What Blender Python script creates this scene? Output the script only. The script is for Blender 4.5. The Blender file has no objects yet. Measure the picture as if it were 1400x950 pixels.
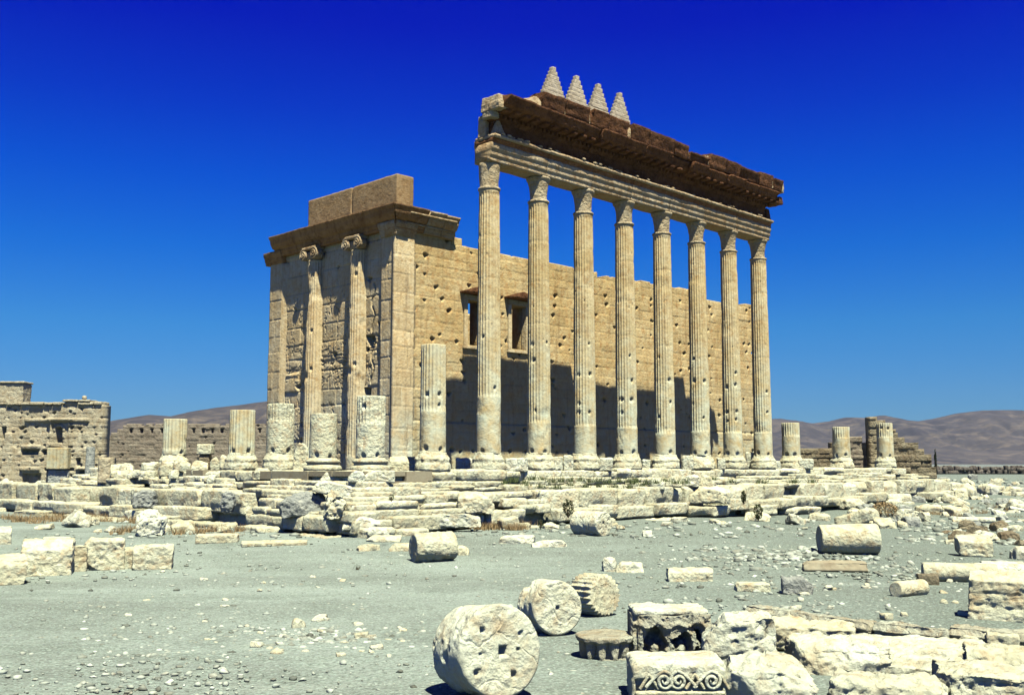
import bpy, math, random
import numpy as np

# ------------------------------------------------------------------ camera, world, sun
scene = bpy.context.scene
COL = scene.collection
EYE = 3.4
F_PX, PITCH = 1407.8, math.radians(6.413)
cam_d = bpy.data.cameras.new('camera')
cam = bpy.data.objects.new('camera', cam_d); COL.objects.link(cam)
cam_d.sensor_width = 36.0
cam_d.lens = 36.0 * F_PX / 1400.0
cam_d.clip_start = 0.1; cam_d.clip_end = 30000
cam.location = (0, 0, EYE)
cam.rotation_euler = (math.radians(90) + PITCH, 0, 0)
scene.camera = cam
scene.cycles.diffuse_bounces = 1; scene.cycles.sample_clamp_indirect = 0.038

TH = math.radians(44.85)                       # bearing of the temple's long axis
U = np.array([math.sin(TH), math.cos(TH)]); V = np.array([-U[1], U[0]])
YAW = math.atan2(U[1], U[0])
CC = np.array([-6.656, 48.676])                # axis of the corner column
SZ = 3.0                                       # stylobate level
S = 3.85                                       # column spacing
HALL_A, HALL_B, HALL_W, HALL_L = 6.886, 6.9, 13.14, 37.96

sun_dir = np.array([-(0.43*U[0]+V[0]), -(0.43*U[1]+V[1]), 2.06])
sun_dir /= np.linalg.norm(sun_dir)
sun_el = math.asin(sun_dir[2]); sun_az = math.atan2(sun_dir[0], sun_dir[1])
sd = bpy.data.lights.new('sun', 'SUN'); sd.energy = 5.0; sd.angle = math.radians(0.53); sd.color = (1.0, 0.96, 0.83)
sun = bpy.data.objects.new('sun', sd); COL.objects.link(sun)
import mathutils
sun.rotation_euler = mathutils.Vector((-sun_dir[0], -sun_dir[1], -sun_dir[2])).to_track_quat('-Z', 'Y').to_euler()

world = bpy.data.worlds.new("World"); scene.world = world; world.use_nodes = True
wn = world.node_tree.nodes; wl = world.node_tree.links; wn.clear()
w_out = wn.new('ShaderNodeOutputWorld'); bg = wn.new('ShaderNodeBackground')
sky = wn.new('ShaderNodeTexSky'); sky.sky_type = 'NISHITA'; sky.sun_disc = False
sky.sun_elevation = sun_el; sky.sun_rotation = sun_az
sky.air_density = 1.0; sky.dust_density = 0.2; sky.ozone_density = 3.0
tc = wn.new('ShaderNodeTexCoord'); sep = wn.new('ShaderNodeSeparateXYZ')
tint = wn.new('ShaderNodeValToRGB')            # slide film: the blue deepens quickly with height
wl.new(tc.outputs['Generated'], sep.inputs[0]); wl.new(sep.outputs['Z'], tint.inputs['Fac'])
cr = tint.color_ramp
cr.elements[0].position = 0.0; cr.elements[0].color = (0.13, 0.235, 0.38, 1)
cr.elements[1].position = 0.066; cr.elements[1].color = (0.107, 0.242, 0.434, 1)
for p, c in ((0.129, (0.065, 0.251, 0.483)), (0.2, (0.0164, 0.196, 0.566)), (0.267, (0.001, 0.1315, 0.629)), (0.33, (0.0005, 0.068, 0.631)), (0.4, (0.0005, 0.0195, 0.62)), (0.46, (0.0008, 0.012, 0.60)), (0.62, (0.05, 0.05, 0.10))):
    e = cr.elements.new(p); e.color = (*c, 1)
mulw = wn.new('ShaderNodeMix'); mulw.data_type = 'RGBA'; mulw.blend_type = 'MULTIPLY'; mulw.inputs['Factor'].default_value = 1
wl.new(sky.outputs[0], mulw.inputs[6]); wl.new(tint.outputs[0], mulw.inputs[7])
wl.new(mulw.outputs[2], bg.inputs['Color']); bg.inputs['Strength'].default_value = 0.112
wl.new(bg.outputs[0], w_out.inputs[0])

scene.view_settings.view_transform = 'Standard'; scene.view_settings.look = 'None'
scene.view_settings.exposure = 0.9; scene.view_settings.gamma = 1.0

# ------------------------------------------------------------------ geometry of the view (used to survey where things stand)
def sstep(a, b, x):
    t = np.clip((np.asarray(x, float)-a)/(b-a), 0, 1); return t*t*(3-2*t)
def ground(x, y):
    g = 0.45*sstep(33, 45, y)*(1-sstep(6, 20, x))
    g = g + 0.25*sstep(60, 75, y)*sstep(6, 20, x)
    return g + 0.75*sstep(80, 130, y)
def ray(px, py):
    a = (px-700)/F_PX; b = (475-py)/F_PX
    c, s = math.cos(PITCH), math.sin(PITCH)
    return np.array([a, c - b*s, s + b*c])
def on_z(px, py, z):
    r = ray(px, py); t = (z-EYE)/r[2]; return np.array([r[0]*t, r[1]*t, z])
def on_ground(px, py):
    z = 0.0
    for _ in range(30):
        p = on_z(px, py, z); z = 0.5*z + 0.5*float(ground(p[0], p[1]))
    return np.array([p[0], p[1], z])
def at_y(px, py, Y):
    r = ray(px, py); t = Y/r[1]; return np.array([r[0]*t, Y, EYE+r[2]*t])
def on_v(px, py, v):                           # on a vertical plane parallel to the colonnade: returns u, z
    r = ray(px, py); o = CC + V*v
    t = np.dot(o, V)/np.dot(r[:2], V)
    p = r[:2]*t - CC
    return float(np.dot(p, U)), float(EYE + r[2]*t)
def step_e(u, v):
    dl = -u - .062*np.clip(v-3, 0, 40)          # the left face spreads outward at its foot
    return dl
def site_h(x, y):
    q = np.array([x, y])-CC; u = float(np.dot(q, U)); v = float(np.dot(q, V))
    e = max(-u, u-14*S, -v, v-27.0); el = max(-u - .062*max(0, v-3), u-14*S, -v, v-27.0-.5)
    for lim, z, lft in ((1.25, 3.0, 0), (1.95, 2.58, 0), (2.6, 2.34, 0), (3.25, 2.15, 0), (3.9, 2.08, 1), (4.8, 1.14, 1), (5.6, .67, 1)):
        if (el if lft else e) < lim: return z
    return float(ground(x, y))
def on_site(px, py):
    r = ray(px, py); t = 20.0
    while t < 200:
        p = r*t
        if EYE+p[2] <= site_h(p[0], p[1]): break
        t += .08
    return np.array([p[0], p[1], max(EYE+p[2], site_h(p[0], p[1])-.0) if abs(EYE+p[2]-site_h(p[0], p[1])) < .12 else EYE+p[2]])
def tw(u, v):                                  # temple plan to world
    return CC + U*u + V*v

# ------------------------------------------------------------------ noise
def _h(ix, iy, iz, seed):
    n = (ix.astype(np.int64)*374761393 + iy.astype(np.int64)*668265263 + iz.astype(np.int64)*2147483647 + seed*1274126177) & 0xffffffff
    n = ((n ^ (n >> 13))*1274126177) & 0xffffffff
    n = n ^ (n >> 16)
    return (n & 0xffff)/32767.5 - 1.0
def vnoise(P, seed=0):
    P = np.asarray(P, float); i = np.floor(P); f = P-i; f = f*f*(3-2*f)
    i = i.astype(np.int64); x, y, z = i[:, 0], i[:, 1], i[:, 2]; fx, fy, fz = f[:, 0], f[:, 1], f[:, 2]
    def L(a, b, t): return a + (b-a)*t
    c = lambda dx, dy, dz: _h(x+dx, y+dy, z+dz, seed)
    return L(L(L(c(0,0,0), c(1,0,0), fx), L(c(0,1,0), c(1,1,0), fx), fy),
             L(L(c(0,0,1), c(1,0,1), fx), L(c(0,1,1), c(1,1,1), fx), fy), fz)
def fbm(P, scale=1.0, octaves=4, seed=0, gain=0.5):
    a = 1.0; t = 0; r = 0
    for o in range(octaves):
        r = r + a*vnoise(P*scale*(2.03**o) + 17.3*o, seed+o); t += a; a *= gain
    return r/t

# ------------------------------------------------------------------ object helpers
def mesh_np(name, verts, quads, tone=None, smooth=True, tris=None, ngons=None):
    me = bpy.data.meshes.new(name)
    verts = np.ascontiguousarray(verts, np.float32)
    quads = np.zeros((0, 4), np.int32) if quads is None else np.ascontiguousarray(quads, np.int32)
    tris = np.zeros((0, 3), np.int32) if tris is None else np.ascontiguousarray(tris, np.int32)
    ngons = ngons or []
    nl = len(quads)*4 + len(tris)*3 + sum(len(g) for g in ngons); nf = len(quads)+len(tris)+len(ngons)
    me.vertices.add(len(verts)); me.vertices.foreach_set('co', verts.ravel())
    loops = np.concatenate([quads.ravel(), tris.ravel()] + [np.array(g, np.int32) for g in ngons]).astype(np.int32)
    me.loops.add(nl); me.loops.foreach_set('vertex_index', loops)
    starts = np.concatenate([np.arange(len(quads))*4, len(quads)*4 + np.arange(len(tris))*3]).astype(np.int32)
    s = len(quads)*4 + len(tris)*3; ex = []
    for g in ngons: ex.append(s); s += len(g)
    starts = np.concatenate([starts, np.array(ex, np.int32)]).astype(np.int32)
    me.polygons.add(nf); me.polygons.foreach_set('loop_start', starts)
    if tone is not None:
        a = me.attributes.new('tone', 'FLOAT', 'POINT'); a.data.foreach_set('value', np.ascontiguousarray(tone, np.float32))
    me.update(calc_edges=True); me.validate()
    if smooth: me.polygons.foreach_set('use_smooth', np.ones(len(me.polygons), bool))
    return me
def obj(name, me, mat, parent=None, loc=(0,0,0), rot=(0,0,0)):
    if isinstance(me, tuple): me = mesh_np(name, *me)
    o = bpy.data.objects.new(name, me); COL.objects.link(o)
    if mat and not me.materials: me.materials.append(mat)
    o.location = loc; o.rotation_euler = rot
    if parent: o.parent = parent
    return o
def tag(o, label, cat, group=None, kind=None):
    if label: o['label'] = label
    if cat: o['category'] = cat
    if group: o['group'] = group
    if kind: o['kind'] = kind
    return o
def empty(name, loc, rotz=0):
    o = bpy.data.objects.new(name, None); COL.objects.link(o); o.empty_display_size = 0.5
    o.location = loc; o.rotation_euler = (0, 0, rotz); return o
def structure(o): o['kind'] = 'structure'; return o
def join_np(parts):                            # list of (verts, quads, tone) -> one
    vs, qs, ts = [], [], []; n = 0
    for v, q, t in parts:
        vs.append(v); qs.append(np.asarray(q)+n); ts.append(np.full(len(v), t) if np.isscalar(t) else t); n += len(v)
    return np.concatenate(vs), np.concatenate(qs), np.concatenate(ts)
def rotz_np(v, a):
    c, s = math.cos(a), math.sin(a); r = v.copy(); r[:, 0] = v[:, 0]*c - v[:, 1]*s; r[:, 1] = v[:, 0]*s + v[:, 1]*c; return r
def rotx_np(v, a):
    c, s = math.cos(a), math.sin(a); r = v.copy(); r[:, 1] = v[:, 1]*c - v[:, 2]*s; r[:, 2] = v[:, 1]*s + v[:, 2]*c; return r
def roty_np(v, a):
    c, s = math.cos(a), math.sin(a); r = v.copy(); r[:, 0] = v[:, 0]*c + v[:, 2]*s; r[:, 2] = -v[:, 0]*s + v[:, 2]*c; return r

_cache = {}
def box_grid(nx, ny, nz):
    k = (nx, ny, nz)
    if k in _cache: return _cache[k]
    I = np.full((nx+1, ny+1, nz+1), -1, np.int64)
    B = np.zeros_like(I, bool); B[0] = B[-1] = True; B[:, 0] = B[:, -1] = True; B[:, :, 0] = B[:, :, -1] = True
    idx = np.argwhere(B); I[B] = np.arange(len(idx)); q = []
    def add(a, flip):
        f = np.stack([a[:-1, :-1], a[1:, :-1], a[1:, 1:], a[:-1, 1:]], -1).reshape(-1, 4)
        q.append(f[:, ::-1] if flip else f)
    add(I[0], True); add(I[-1], False); add(I[:, 0], False); add(I[:, -1], True); add(I[:, :, 0], True); add(I[:, :, -1], False)
    P = idx/np.array([nx, ny, nz])*2-1
    _cache[k] = (P, np.concatenate(q)); return _cache[k]
def rock(w, d, h, seed=0, res=0.12, rnd=0.12, amp=0.04, chips=3, strata=0.0, chipd=0.25, taper=0.0, maxseg=44, warp=0.0, boulder=False, under=0.0):
    """a weathered block, base on z = 0"""
    R = np.random.RandomState(seed)
    n = [int(np.clip(math.ceil(a/res), 3, maxseg)) for a in (w, d, h)]
    P0, Q = box_grid(*n)
    half = np.array([w, d, h])/2; P = P0*half
    if taper: P[:, :2] *= (1 - taper*(P0[:, 2:3]+1)/2)
    r = min(rnd, half.min()*0.95)
    q = np.clip(P, -(half-r), half-r); D = P-q; ln = np.linalg.norm(D, axis=1, keepdims=True)+1e-9
    N = D/ln; P = q + N*r
    ncut = chips + (9 if boulder else 0)
    for c in range(ncut):
        if boulder:
            nv = R.normal(size=3)
            if nv[2] < -.3*np.linalg.norm(nv): nv[2] *= -1
        else:
            nv = np.zeros(3); ax = R.choice(3, 2, replace=False)      # an edge or a corner
            nv[ax] = R.choice([-1, 1], 2)*R.uniform(.35, 1, 2)
            if R.rand() < .45: nv[[k for k in range(3) if k not in ax][0]] = R.choice([-1, 1])*R.uniform(.2, .8)
            if nv[2] < 0 and R.rand() < .6: nv[2] *= -1
        nv /= np.linalg.norm(nv)
        sup = np.abs(nv*half).sum(); sm = half.min()
        dist = (sup - sm*R.uniform(.25, 1)*chipd*2.2) if not boulder else np.linalg.norm(nv*half)*R.uniform(.82, 1.06)
        t = P@nv - dist + sm*.10*fbm(P + seed, 1.6/max(sm, .15)**.7, 4, seed+c)
        P = P - np.maximum(t, 0)[:, None]*nv
    if under:
        un = np.maximum(0, fbm(np.stack([P[:, 0], 0*P[:, 0], 0*P[:, 0]], 1)+seed*.37, .9, 3, seed+60)+.25)
        P[:, 1] += under*un*(1-sstep(-.9, .2, P0[:, 2]))*(P0[:, 1] < 0)
    if warp:
        s3 = 1.1/max(w, d)*1.6
        P[:, 0] += warp*w*fbm(P*np.array([1, 1, .3])+seed, s3, 3, seed+40); P[:, 1] += warp*d*fbm(P*np.array([1, 1, .3])+seed+9, s3, 3, seed+41)
        P[:, 2] += warp*h*.9*fbm(P*np.array([1, 1, .2])+seed+5, s3*1.3, 3, seed+42)*(P0[:, 2]+1)/2
    nz = fbm(P + seed*3.1, 1.5/max(.3, h**.5), 5, seed, .62)
    P = P + N*(nz*amp*1.3)[:, None]
    rd = 1-np.abs(fbm(P*np.array([1, 1, 1.6]) + seed*1.7, 2.4, 4, seed+19, .6))*2.2      # sharp creases
    P = P - N*(np.maximum(0, rd-.6)*amp*1.1)[:, None]
    pit = np.maximum(0, fbm(P + seed*7.7, 8, 3, seed+9) - .25)
    P = P - N*(pit*amp*1.8)[:, None]
    if strata:
        sv = fbm(np.stack([P[:, 0]*.35, P[:, 1]*.35, P[:, 2]*7], 1) + seed, 1, 3, seed+5)
        P = P - N*(np.maximum(0, sv)*strata*(1-np.abs(N[:, 2])))[:, None]
    P[:, 2] += half[2]
    return P, Q
def lathe(prof, na=96, step=0.12, amp=0.0, seed=0, flutes=0, fd=0.05, fz=(0, 0), dents=(), chip=0.0, cut=None):
    """closed surface of revolution about z, profile (r, z) bottom to top"""
    pts = [prof[0]]
    for a, b in zip(prof[:-1], prof[1:]):
        n = max(1, int(math.ceil(math.hypot(b[0]-a[0], b[1]-a[1])/step)))
        for i in range(1, n+1): pts.append((a[0]+(b[0]-a[0])*i/n, a[1]+(b[1]-a[1])*i/n))
    pts = np.array(pts); m = len(pts)
    th = np.arange(na)/na*2*math.pi
    T, I = np.meshgrid(th, np.arange(m)); rr = pts[I, 0]; zz = pts[I, 1]
    if flutes:
        p = (T*flutes/(2*math.pi)) % 1.0
        d = np.sqrt(np.clip(1-((p-.5)/.42)**2, 0, 1))
        w = sstep(fz[0]-.06, fz[0]+.06, zz)*(1-sstep(fz[1]-.12, fz[1], zz))
        side = rr > prof[len(prof)//2][0]*0.6
        rr = rr - d*fd*w*side
    for (ta, tz, ts, td) in dents:
        da = (T-ta+math.pi) % (2*math.pi) - math.pi
        dd = ((da*rr)**2 + (zz-tz)**2)/ts**2
        rr = rr - td*np.exp(-dd**1.5)*(rr > .2)
    X = rr*np.cos(T); Y = rr*np.sin(T)
    P = np.stack([X, Y, zz], -1).reshape(-1, 3)
    if amp:
        nv = np.stack([np.cos(T), np.sin(T), 0*T], -1).reshape(-1, 3)
        g = fbm(P + seed*5.3, 2.2, 4, seed, .6)
        P = P + nv*(g*amp)[:, None]*np.clip(rr.reshape(-1, 1)*4, 0, 1)
        if chip:
            c = np.maximum(0, fbm(P + seed*2.3, .9, 3, seed+3)-.18)
            P = P - nv*(c*chip)[:, None]*np.clip(rr.reshape(-1, 1)*4, 0, 1)
        P[:, 2] += fbm(P*1.0 + seed, 1.6, 3, seed+7)*amp*.8
    if cut is not None:                        # (normal, distance): a broken plane
        for nv, dist in cut:
            nv = np.array(nv, float); nv /= np.linalg.norm(nv)
            t = P@nv - dist + 0.12*fbm(P+seed, 2.0, 4, seed+11)
            P = P - np.maximum(t, 0)[:, None]*nv
    idx = np.arange(m*na).reshape(m, na)
    a = idx[:-1]; b = idx[1:]
    Q = np.stack([a, np.roll(a, -1, 1), np.roll(b, -1, 1), b], -1).reshape(-1, 4)
    return P, Q
def prism(prof, x0, x1, seg=0.15, step=0.12, amp=0.02, seed=0, ends=0.0):
    """profile (y, z) swept along x, closed"""
    pr = []
    for a, b in zip(prof, prof[1:]+prof[:1]):
        n = max(1, int(round(math.hypot(b[0]-a[0], b[1]-a[1])/step)))
        for i in range(n): pr.append((a[0]+(b[0]-a[0])*i/n, a[1]+(b[1]-a[1])*i/n))
    pr = np.array(pr); k = len(pr); nx = max(2, int((x1-x0)/seg)); xs = np.linspace(x0, x1, nx+1)
    P = np.zeros((nx+1, k, 3)); P[:, :, 0] = xs[:, None]; P[:, :, 1:] = pr[None]
    c = pr.mean(0); out = pr-c; out /= np.linalg.norm(out, axis=1, keepdims=True)+1e-9
    Pf = P.reshape(-1, 3); n1 = fbm(Pf + seed*4.1, 1.4, 5, seed, .6)
    no = np.tile(np.concatenate([np.zeros((k, 1)), out], 1)[None], (nx+1, 1, 1)).reshape(-1, 3)
    Pf = Pf + no*(n1*amp)[:, None]
    if ends:
        e = fbm(np.stack([Pf[:, 0]*0, Pf[:, 1], Pf[:, 2]], 1)+seed, 2, 3, seed+2)*ends
        Pf[:k, 0] += e[:k]; Pf[-k:, 0] += e[-k:]
    idx = np.arange((nx+1)*k).reshape(nx+1, k); a = idx[:-1]; b = idx[1:]
    Q = np.stack([a, np.roll(a, -1, 1), np.roll(b, -1, 1), b], -1).reshape(-1, 4)
    area = 0.5*np.sum(pr[:, 0]*np.roll(pr[:, 1], -1)-np.roll(pr[:, 0], -1)*pr[:, 1])
    ng = [list(idx[0]) if area < 0 else list(idx[0][::-1]), list(idx[-1][::-1]) if area < 0 else list(idx[-1])]
    if area > 0: Q = Q[:, ::1]
    else: Q = Q[:, ::-1]
    return Pf, Q, ng
def slab(xs, zs, front, back, mask, tone=None):
    """wall with front relief (outward -y); mask holds the cells that exist"""
    n, m = len(xs), len(zs)
    X, Z = np.meshgrid(xs, zs, indexing='ij')
    A = np.stack([X, front, Z], -1).reshape(-1, 3); B = np.stack([X, back, Z], -1).reshape(-1, 3)
    I = np.arange(n*m).reshape(n, m); J = I + n*m; q = []
    c = np.stack([I[:-1, :-1], I[1:, :-1], I[1:, 1:], I[:-1, 1:]], -1)[mask]; q.append(c)
    c = np.stack([J[:-1, :-1], J[:-1, 1:], J[1:, 1:], J[1:, :-1]], -1)[mask]; q.append(c)
    M = np.zeros((n+1, m+1), bool); M[1:-1, 1:-1] = mask
    # vertical edges between cell (i-1,j) and (i,j)
    for i_off, kind in ((0, 'v'), (1, 'h')):
        if kind == 'v':
            L = M[:-1, 1:-1]; Rr = M[1:, 1:-1]            # shape n, m-1
            i, j = np.where(L & ~Rr); q.append(np.stack([I[i, j], J[i, j], J[i, j+1], I[i, j+1]], -1))
            i, j = np.where(~L & Rr); q.append(np.stack([I[i, j], I[i, j+1], J[i, j+1], J[i, j]], -1))
        else:
            L = M[1:-1, :-1]; Rr = M[1:-1, 1:]            # shape n-1, m
            i, j = np.where(L & ~Rr); q.append(np.stack([I[i, j], I[i+1, j], J[i+1, j], J[i, j]], -1))
            i, j = np.where(~L & Rr); q.append(np.stack([I[i, j], J[i, j], J[i+1, j], I[i+1, j]], -1))
    V_ = np.concatenate([A, B]); Q = np.concatenate(q)
    used = np.zeros(len(V_), bool); used[Q.ravel()] = True; mp = np.cumsum(used)-1
    t = None if tone is None else np.concatenate([tone.ravel(), tone.ravel()])[used]
    return V_[used], mp[Q], t
def ashlar(L, H, res, seed, ch=(.5, .75), bl=(.9, 1.9), groove=.035, off=.02, amp=.012, holes=.0, hs=.11, erode=.0):
    R = np.random.RandomState(seed); xs = np.linspace(0, L, int(L/res)+1); zs = np.linspace(0, H, int(H/res)+1)
    X, Z = np.meshgrid(xs, zs, indexing='ij'); F = np.zeros_like(X); T = np.zeros_like(X)
    CX = np.zeros_like(X); TZ = np.zeros_like(X); z = 0; hl = []
    wob = 0.015*fbm(np.stack([X.ravel(), Z.ravel(), 0*X.ravel()], 1), 1.5, 3, seed).reshape(X.shape)
    while z < H-1e-6:
        h = min(R.uniform(*ch), H-z); h = H-z if H-z-h < ch[0]*.5 else h
        row = (Z >= z-1e-9) & (Z <= z+h+1e-9); x = -R.uniform(0, bl[0])
        while x < L:
            w = R.uniform(*bl); c = row & (X >= x) & (X < x+w)
            if c.any():
                o = R.normal()*off; t = R.normal()*.5
                d = np.minimum(np.minimum(X[c]-x, x+w-X[c]), np.minimum(Z[c]-z, z+h-Z[c])) + wob[c]
                F[c] = o + groove*np.exp(-(np.maximum(d, 0)/.035)**2) + erode*.25*np.exp(-(np.maximum(d, 0)/.12))*R.rand()
                T[c] = t; CX[c] = x+w/2; TZ[c] = z+h
                if R.rand() < holes: hl.append((x + (0 if R.rand() < .6 else w*R.rand()), z + (h if R.rand() < .6 else h*R.rand()), hs*R.uniform(.6, 1.5)))
            x += w
        z += h
    P = np.stack([X.ravel(), 0*X.ravel(), Z.ravel()], 1)
    F += amp*fbm(P, 2.2, 5, seed+3, .6).reshape(X.shape)
    if erode: F += erode*np.maximum(0, fbm(P*np.array([1, 1, 1.8]), .8, 5, seed+5, .62).reshape(X.shape)-.08)
    for hx, hz, s in hl:
        i0, i1 = np.searchsorted(xs, [hx-2.5*s, hx+2.5*s]); j0, j1 = np.searchsorted(zs, [hz-2.5*s, hz+2.5*s])
        if i1 <= i0 or j1 <= j0: continue
        sub = (slice(i0, i1), slice(j0, j1)); a = (X[sub]-hx)/(s*1.15); b = (Z[sub]-hz)/s
        a = a/(1+.5*np.clip(b, -1.2, 1.2)) + .5*math.sin(hx*37); b = b + .25*np.sin(a*3+hz*9); F[sub] += s*2.4*np.exp(-(a*a+b*b)**3)
    return xs, zs, X, Z, F, T, CX, TZ

# ------------------------------------------------------------------ materials
def stone(name, c1, c2, c3, bump=.5, scale=1.0, streak=0.0, zmix=None, rough=.92, speck=.35, dark=(.16, .12, .09), vary=.12):
    m = bpy.data.materials.new(name); m.use_nodes = True; nt = m.node_tree; N = nt.nodes; L = nt.links
    b = N['Principled BSDF']; b.inputs['Roughness'].default_value = rough; b.inputs['Specular IOR Level'].default_value = .15
    tcn = N.new('ShaderNodeTexCoord'); oi = N.new('ShaderNodeObjectInfo')
    ad = N.new('ShaderNodeVectorMath'); ad.operation = 'MULTIPLY_ADD'
    mu = N.new('ShaderNodeCombineXYZ')
    for i in range(3): L.new(oi.outputs['Random'], mu.inputs[i])
    L.new(mu.outputs[0], ad.inputs[0]); ad.inputs[1].default_value = (60, 47, 33); L.new(tcn.outputs['Object'], ad.inputs[2])
    co = ad.outputs[0]
    def noise(sc, det=6, rgh=.6, vec=None, dist=0):
        n = N.new('ShaderNodeTexNoise'); n.inputs['Scale'].default_value = sc*scale; n.inputs['Detail'].default_value = det
        n.inputs['Roughness'].default_value = rgh; n.inputs['Distortion'].default_value = dist; L.new(vec or co, n.inputs['Vector']); return n.outputs['Fac']
    def ramp(f, a, bb):
        r = N.new('ShaderNodeMapRange'); r.inputs[1].default_value = a; r.inputs[2].default_value = bb; L.new(f, r.inputs[0]); return r.outputs[0]
    def mix(f, A, B, mode='MIX'):
        x = N.new('ShaderNodeMix'); x.data_type = 'RGBA'; x.blend_type = mode
        if isinstance(f, float): x.inputs['Factor'].default_value = f
        else: L.new(f, x.inputs['Factor'])
        for s, i in ((A, 6), (B, 7)):
            if isinstance(s, tuple): x.inputs[i].default_value = (*s, 1)
            else: L.new(s, x.inputs[i])
        return x.outputs[2]
    c = mix(ramp(noise(.55, 5, .65), .38, .62), c1, c2)
    c = mix(ramp(noise(2.6, 7, .7, dist=.4), .47, .68), c, c3)
    if zmix:                                     # paler lower stone / warm patinated upper stone
        g = N.new('ShaderNodeNewGeometry'); sz_ = N.new('ShaderNodeSeparateXYZ'); L.new(g.outputs['Position'], sz_.inputs[0])
        ma = N.new('ShaderNodeMath'); ma.operation = 'MULTIPLY_ADD'; L.new(noise(.35, 4), ma.inputs[0]); ma.inputs[1].default_value = zmix[3]; L.new(sz_.outputs['Z'], ma.inputs[2])
        c = mix(ramp(ma.outputs[0], zmix[1]+zmix[3]*.5, zmix[2]+zmix[3]*.5), mix(ramp(noise(1.5), .35, .7), zmix[0], c2), c)
    if streak:
        mp = N.new('ShaderNodeMapping'); mp.inputs['Scale'].default_value = (1, 1, .12); L.new(co, mp.inputs['Vector'])
        sf = ramp(noise(3.2, 5, .6, mp.outputs[0]), .52, .72); k = N.new('ShaderNodeMath'); k.operation = 'MULTIPLY'; k.inputs[1].default_value = streak; L.new(sf, k.inputs[0])
        c = mix(k.outputs[0], c, dark, 'MIX')
    sp = ramp(noise(11, 5, .75), .60, .72); k = N.new('ShaderNodeMath'); k.operation = 'MULTIPLY'; k.inputs[1].default_value = speck; L.new(sp, k.inputs[0])
    c = mix(k.outputs[0], c, dark)
    # per block tone and per object value
    at = N.new('ShaderNodeAttribute'); at.attribute_name = 'tone'
    v = N.new('ShaderNodeMath'); v.operation = 'MULTIPLY_ADD'; L.new(at.outputs['Fac'], v.inputs[0]); v.inputs[1].default_value = .13; v.inputs[2].default_value = 1.0
    v2 = N.new('ShaderNodeMath'); v2.operation = 'MULTIPLY_ADD'; L.new(oi.outputs['Random'], v2.inputs[0]); v2.inputs[1].default_value = vary; v2.inputs[2].default_value = 1-vary/2
    v3 = N.new('ShaderNodeMath'); v3.operation = 'MULTIPLY'; L.new(v.outputs[0], v3.inputs[0]); L.new(v2.outputs[0], v3.inputs[1])
    hs = N.new('ShaderNodeHueSaturation'); L.new(v3.outputs[0], hs.inputs['Value']); L.new(c, hs.inputs['Color'])
    L.new(hs.outputs[0], b.inputs['Base Color'])
    vo = N.new('ShaderNodeTexVoronoi'); vo.inputs['Scale'].default_value = 7*scale; L.new(co, vo.inputs['Vector'])
    s1 = N.new('ShaderNodeMath'); s1.operation = 'MULTIPLY_ADD'; L.new(vo.outputs['Distance'], s1.inputs[0]); s1.inputs[1].default_value = .3; L.new(noise(5, 9, .72), s1.inputs[2])
    wv = N.new('ShaderNodeTexNoise'); wv.inputs['Scale'].default_value = 2.2*scale; wv.inputs['Detail'].default_value = 4; L.new(co, wv.inputs['Vector'])
    wa = N.new('ShaderNodeVectorMath'); wa.operation = 'MULTIPLY_ADD'; L.new(wv.outputs['Color'], wa.inputs[0]); wa.inputs[1].default_value = (.5, .5, .5); L.new(co, wa.inputs[2])
    v3d = N.new('ShaderNodeTexVoronoi'); v3d.feature = 'DISTANCE_TO_EDGE'; v3d.inputs['Scale'].default_value = 1.15*scale; L.new(wa.outputs[0], v3d.inputs['Vector'])
    fr = ramp(v3d.outputs['Distance'], 0.0, .035)
    vf = N.new('ShaderNodeTexVoronoi'); vf.inputs['Scale'].default_value = 3.6*scale; L.new(wa.outputs[0], vf.inputs['Vector'])
    s2 = N.new('ShaderNodeMath'); s2.operation = 'MULTIPLY_ADD'; L.new(fr, s2.inputs[0]); s2.inputs[1].default_value = .15 if bump > .7 else .04; L.new(s1.outputs[0], s2.inputs[2])
    s1 = N.new('ShaderNodeMath'); s1.operation = 'MULTIPLY_ADD'; L.new(vf.outputs['Distance'], s1.inputs[0]); s1.inputs[1].default_value = .45 if bump > .7 else .1; L.new(s2.outputs[0], s1.inputs[2])
    bu = N.new('ShaderNodeBump'); bu.inputs['Strength'].default_value = bump; bu.inputs['Distance'].default_value = .2/scale; L.new(s1.outputs[0], bu.inputs['Height'])
    L.new(bu.outputs[0], b.inputs['Normal'])
    return m
M_PALE = stone('pale_limestone', (.66, .69, .47), (.58, .57, .36), (.46, .36, .20), bump=.7, speck=.55, dark=(.18, .11, .05), vary=.22)
M_WHITE = stone('white_limestone', (.70, .75, .55), (.63, .65, .44), (.48, .41, .25), bump=.75, speck=.45, dark=(.22, .15, .08), vary=.14)
M_GREYST = stone('grey_limestone', (.36, .39, .33), (.29, .31, .26), (.50, .52, .41), bump=.9, speck=.4, vary=.2)
M_OCHRE = stone('ochre_limestone', (.53, .425, .21), (.46, .34, .145), (.38, .22, .08), bump=.33, streak=.45, speck=.4, dark=(.15, .08, .03), zmix=((.45, .46, .30), 4.5, 10.5, 4.0), vary=.04)
M_FACADE = stone('facade_limestone', (.62, .53, .31), (.55, .43, .22), (.42, .29, .13), bump=.28, streak=.5, speck=.45, dark=(.15, .09, .05), zmix=((.52, .56, .41), 4.0, 9.0, 4.0), vary=.04)
M_SHAFT = stone('column_limestone', (.59, .505, .28), (.50, .395, .185), (.38, .245, .10), bump=.25, streak=.45, speck=.3, dark=(.17, .10, .04), zmix=((.56, .60, .42), 6.0, 13.0, 5.0), vary=.08)
M_CORE = stone('capital_core_limestone', (.52, .45, .28), (.42, .34, .19), (.31, .22, .11), bump=.8, speck=.5)
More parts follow.
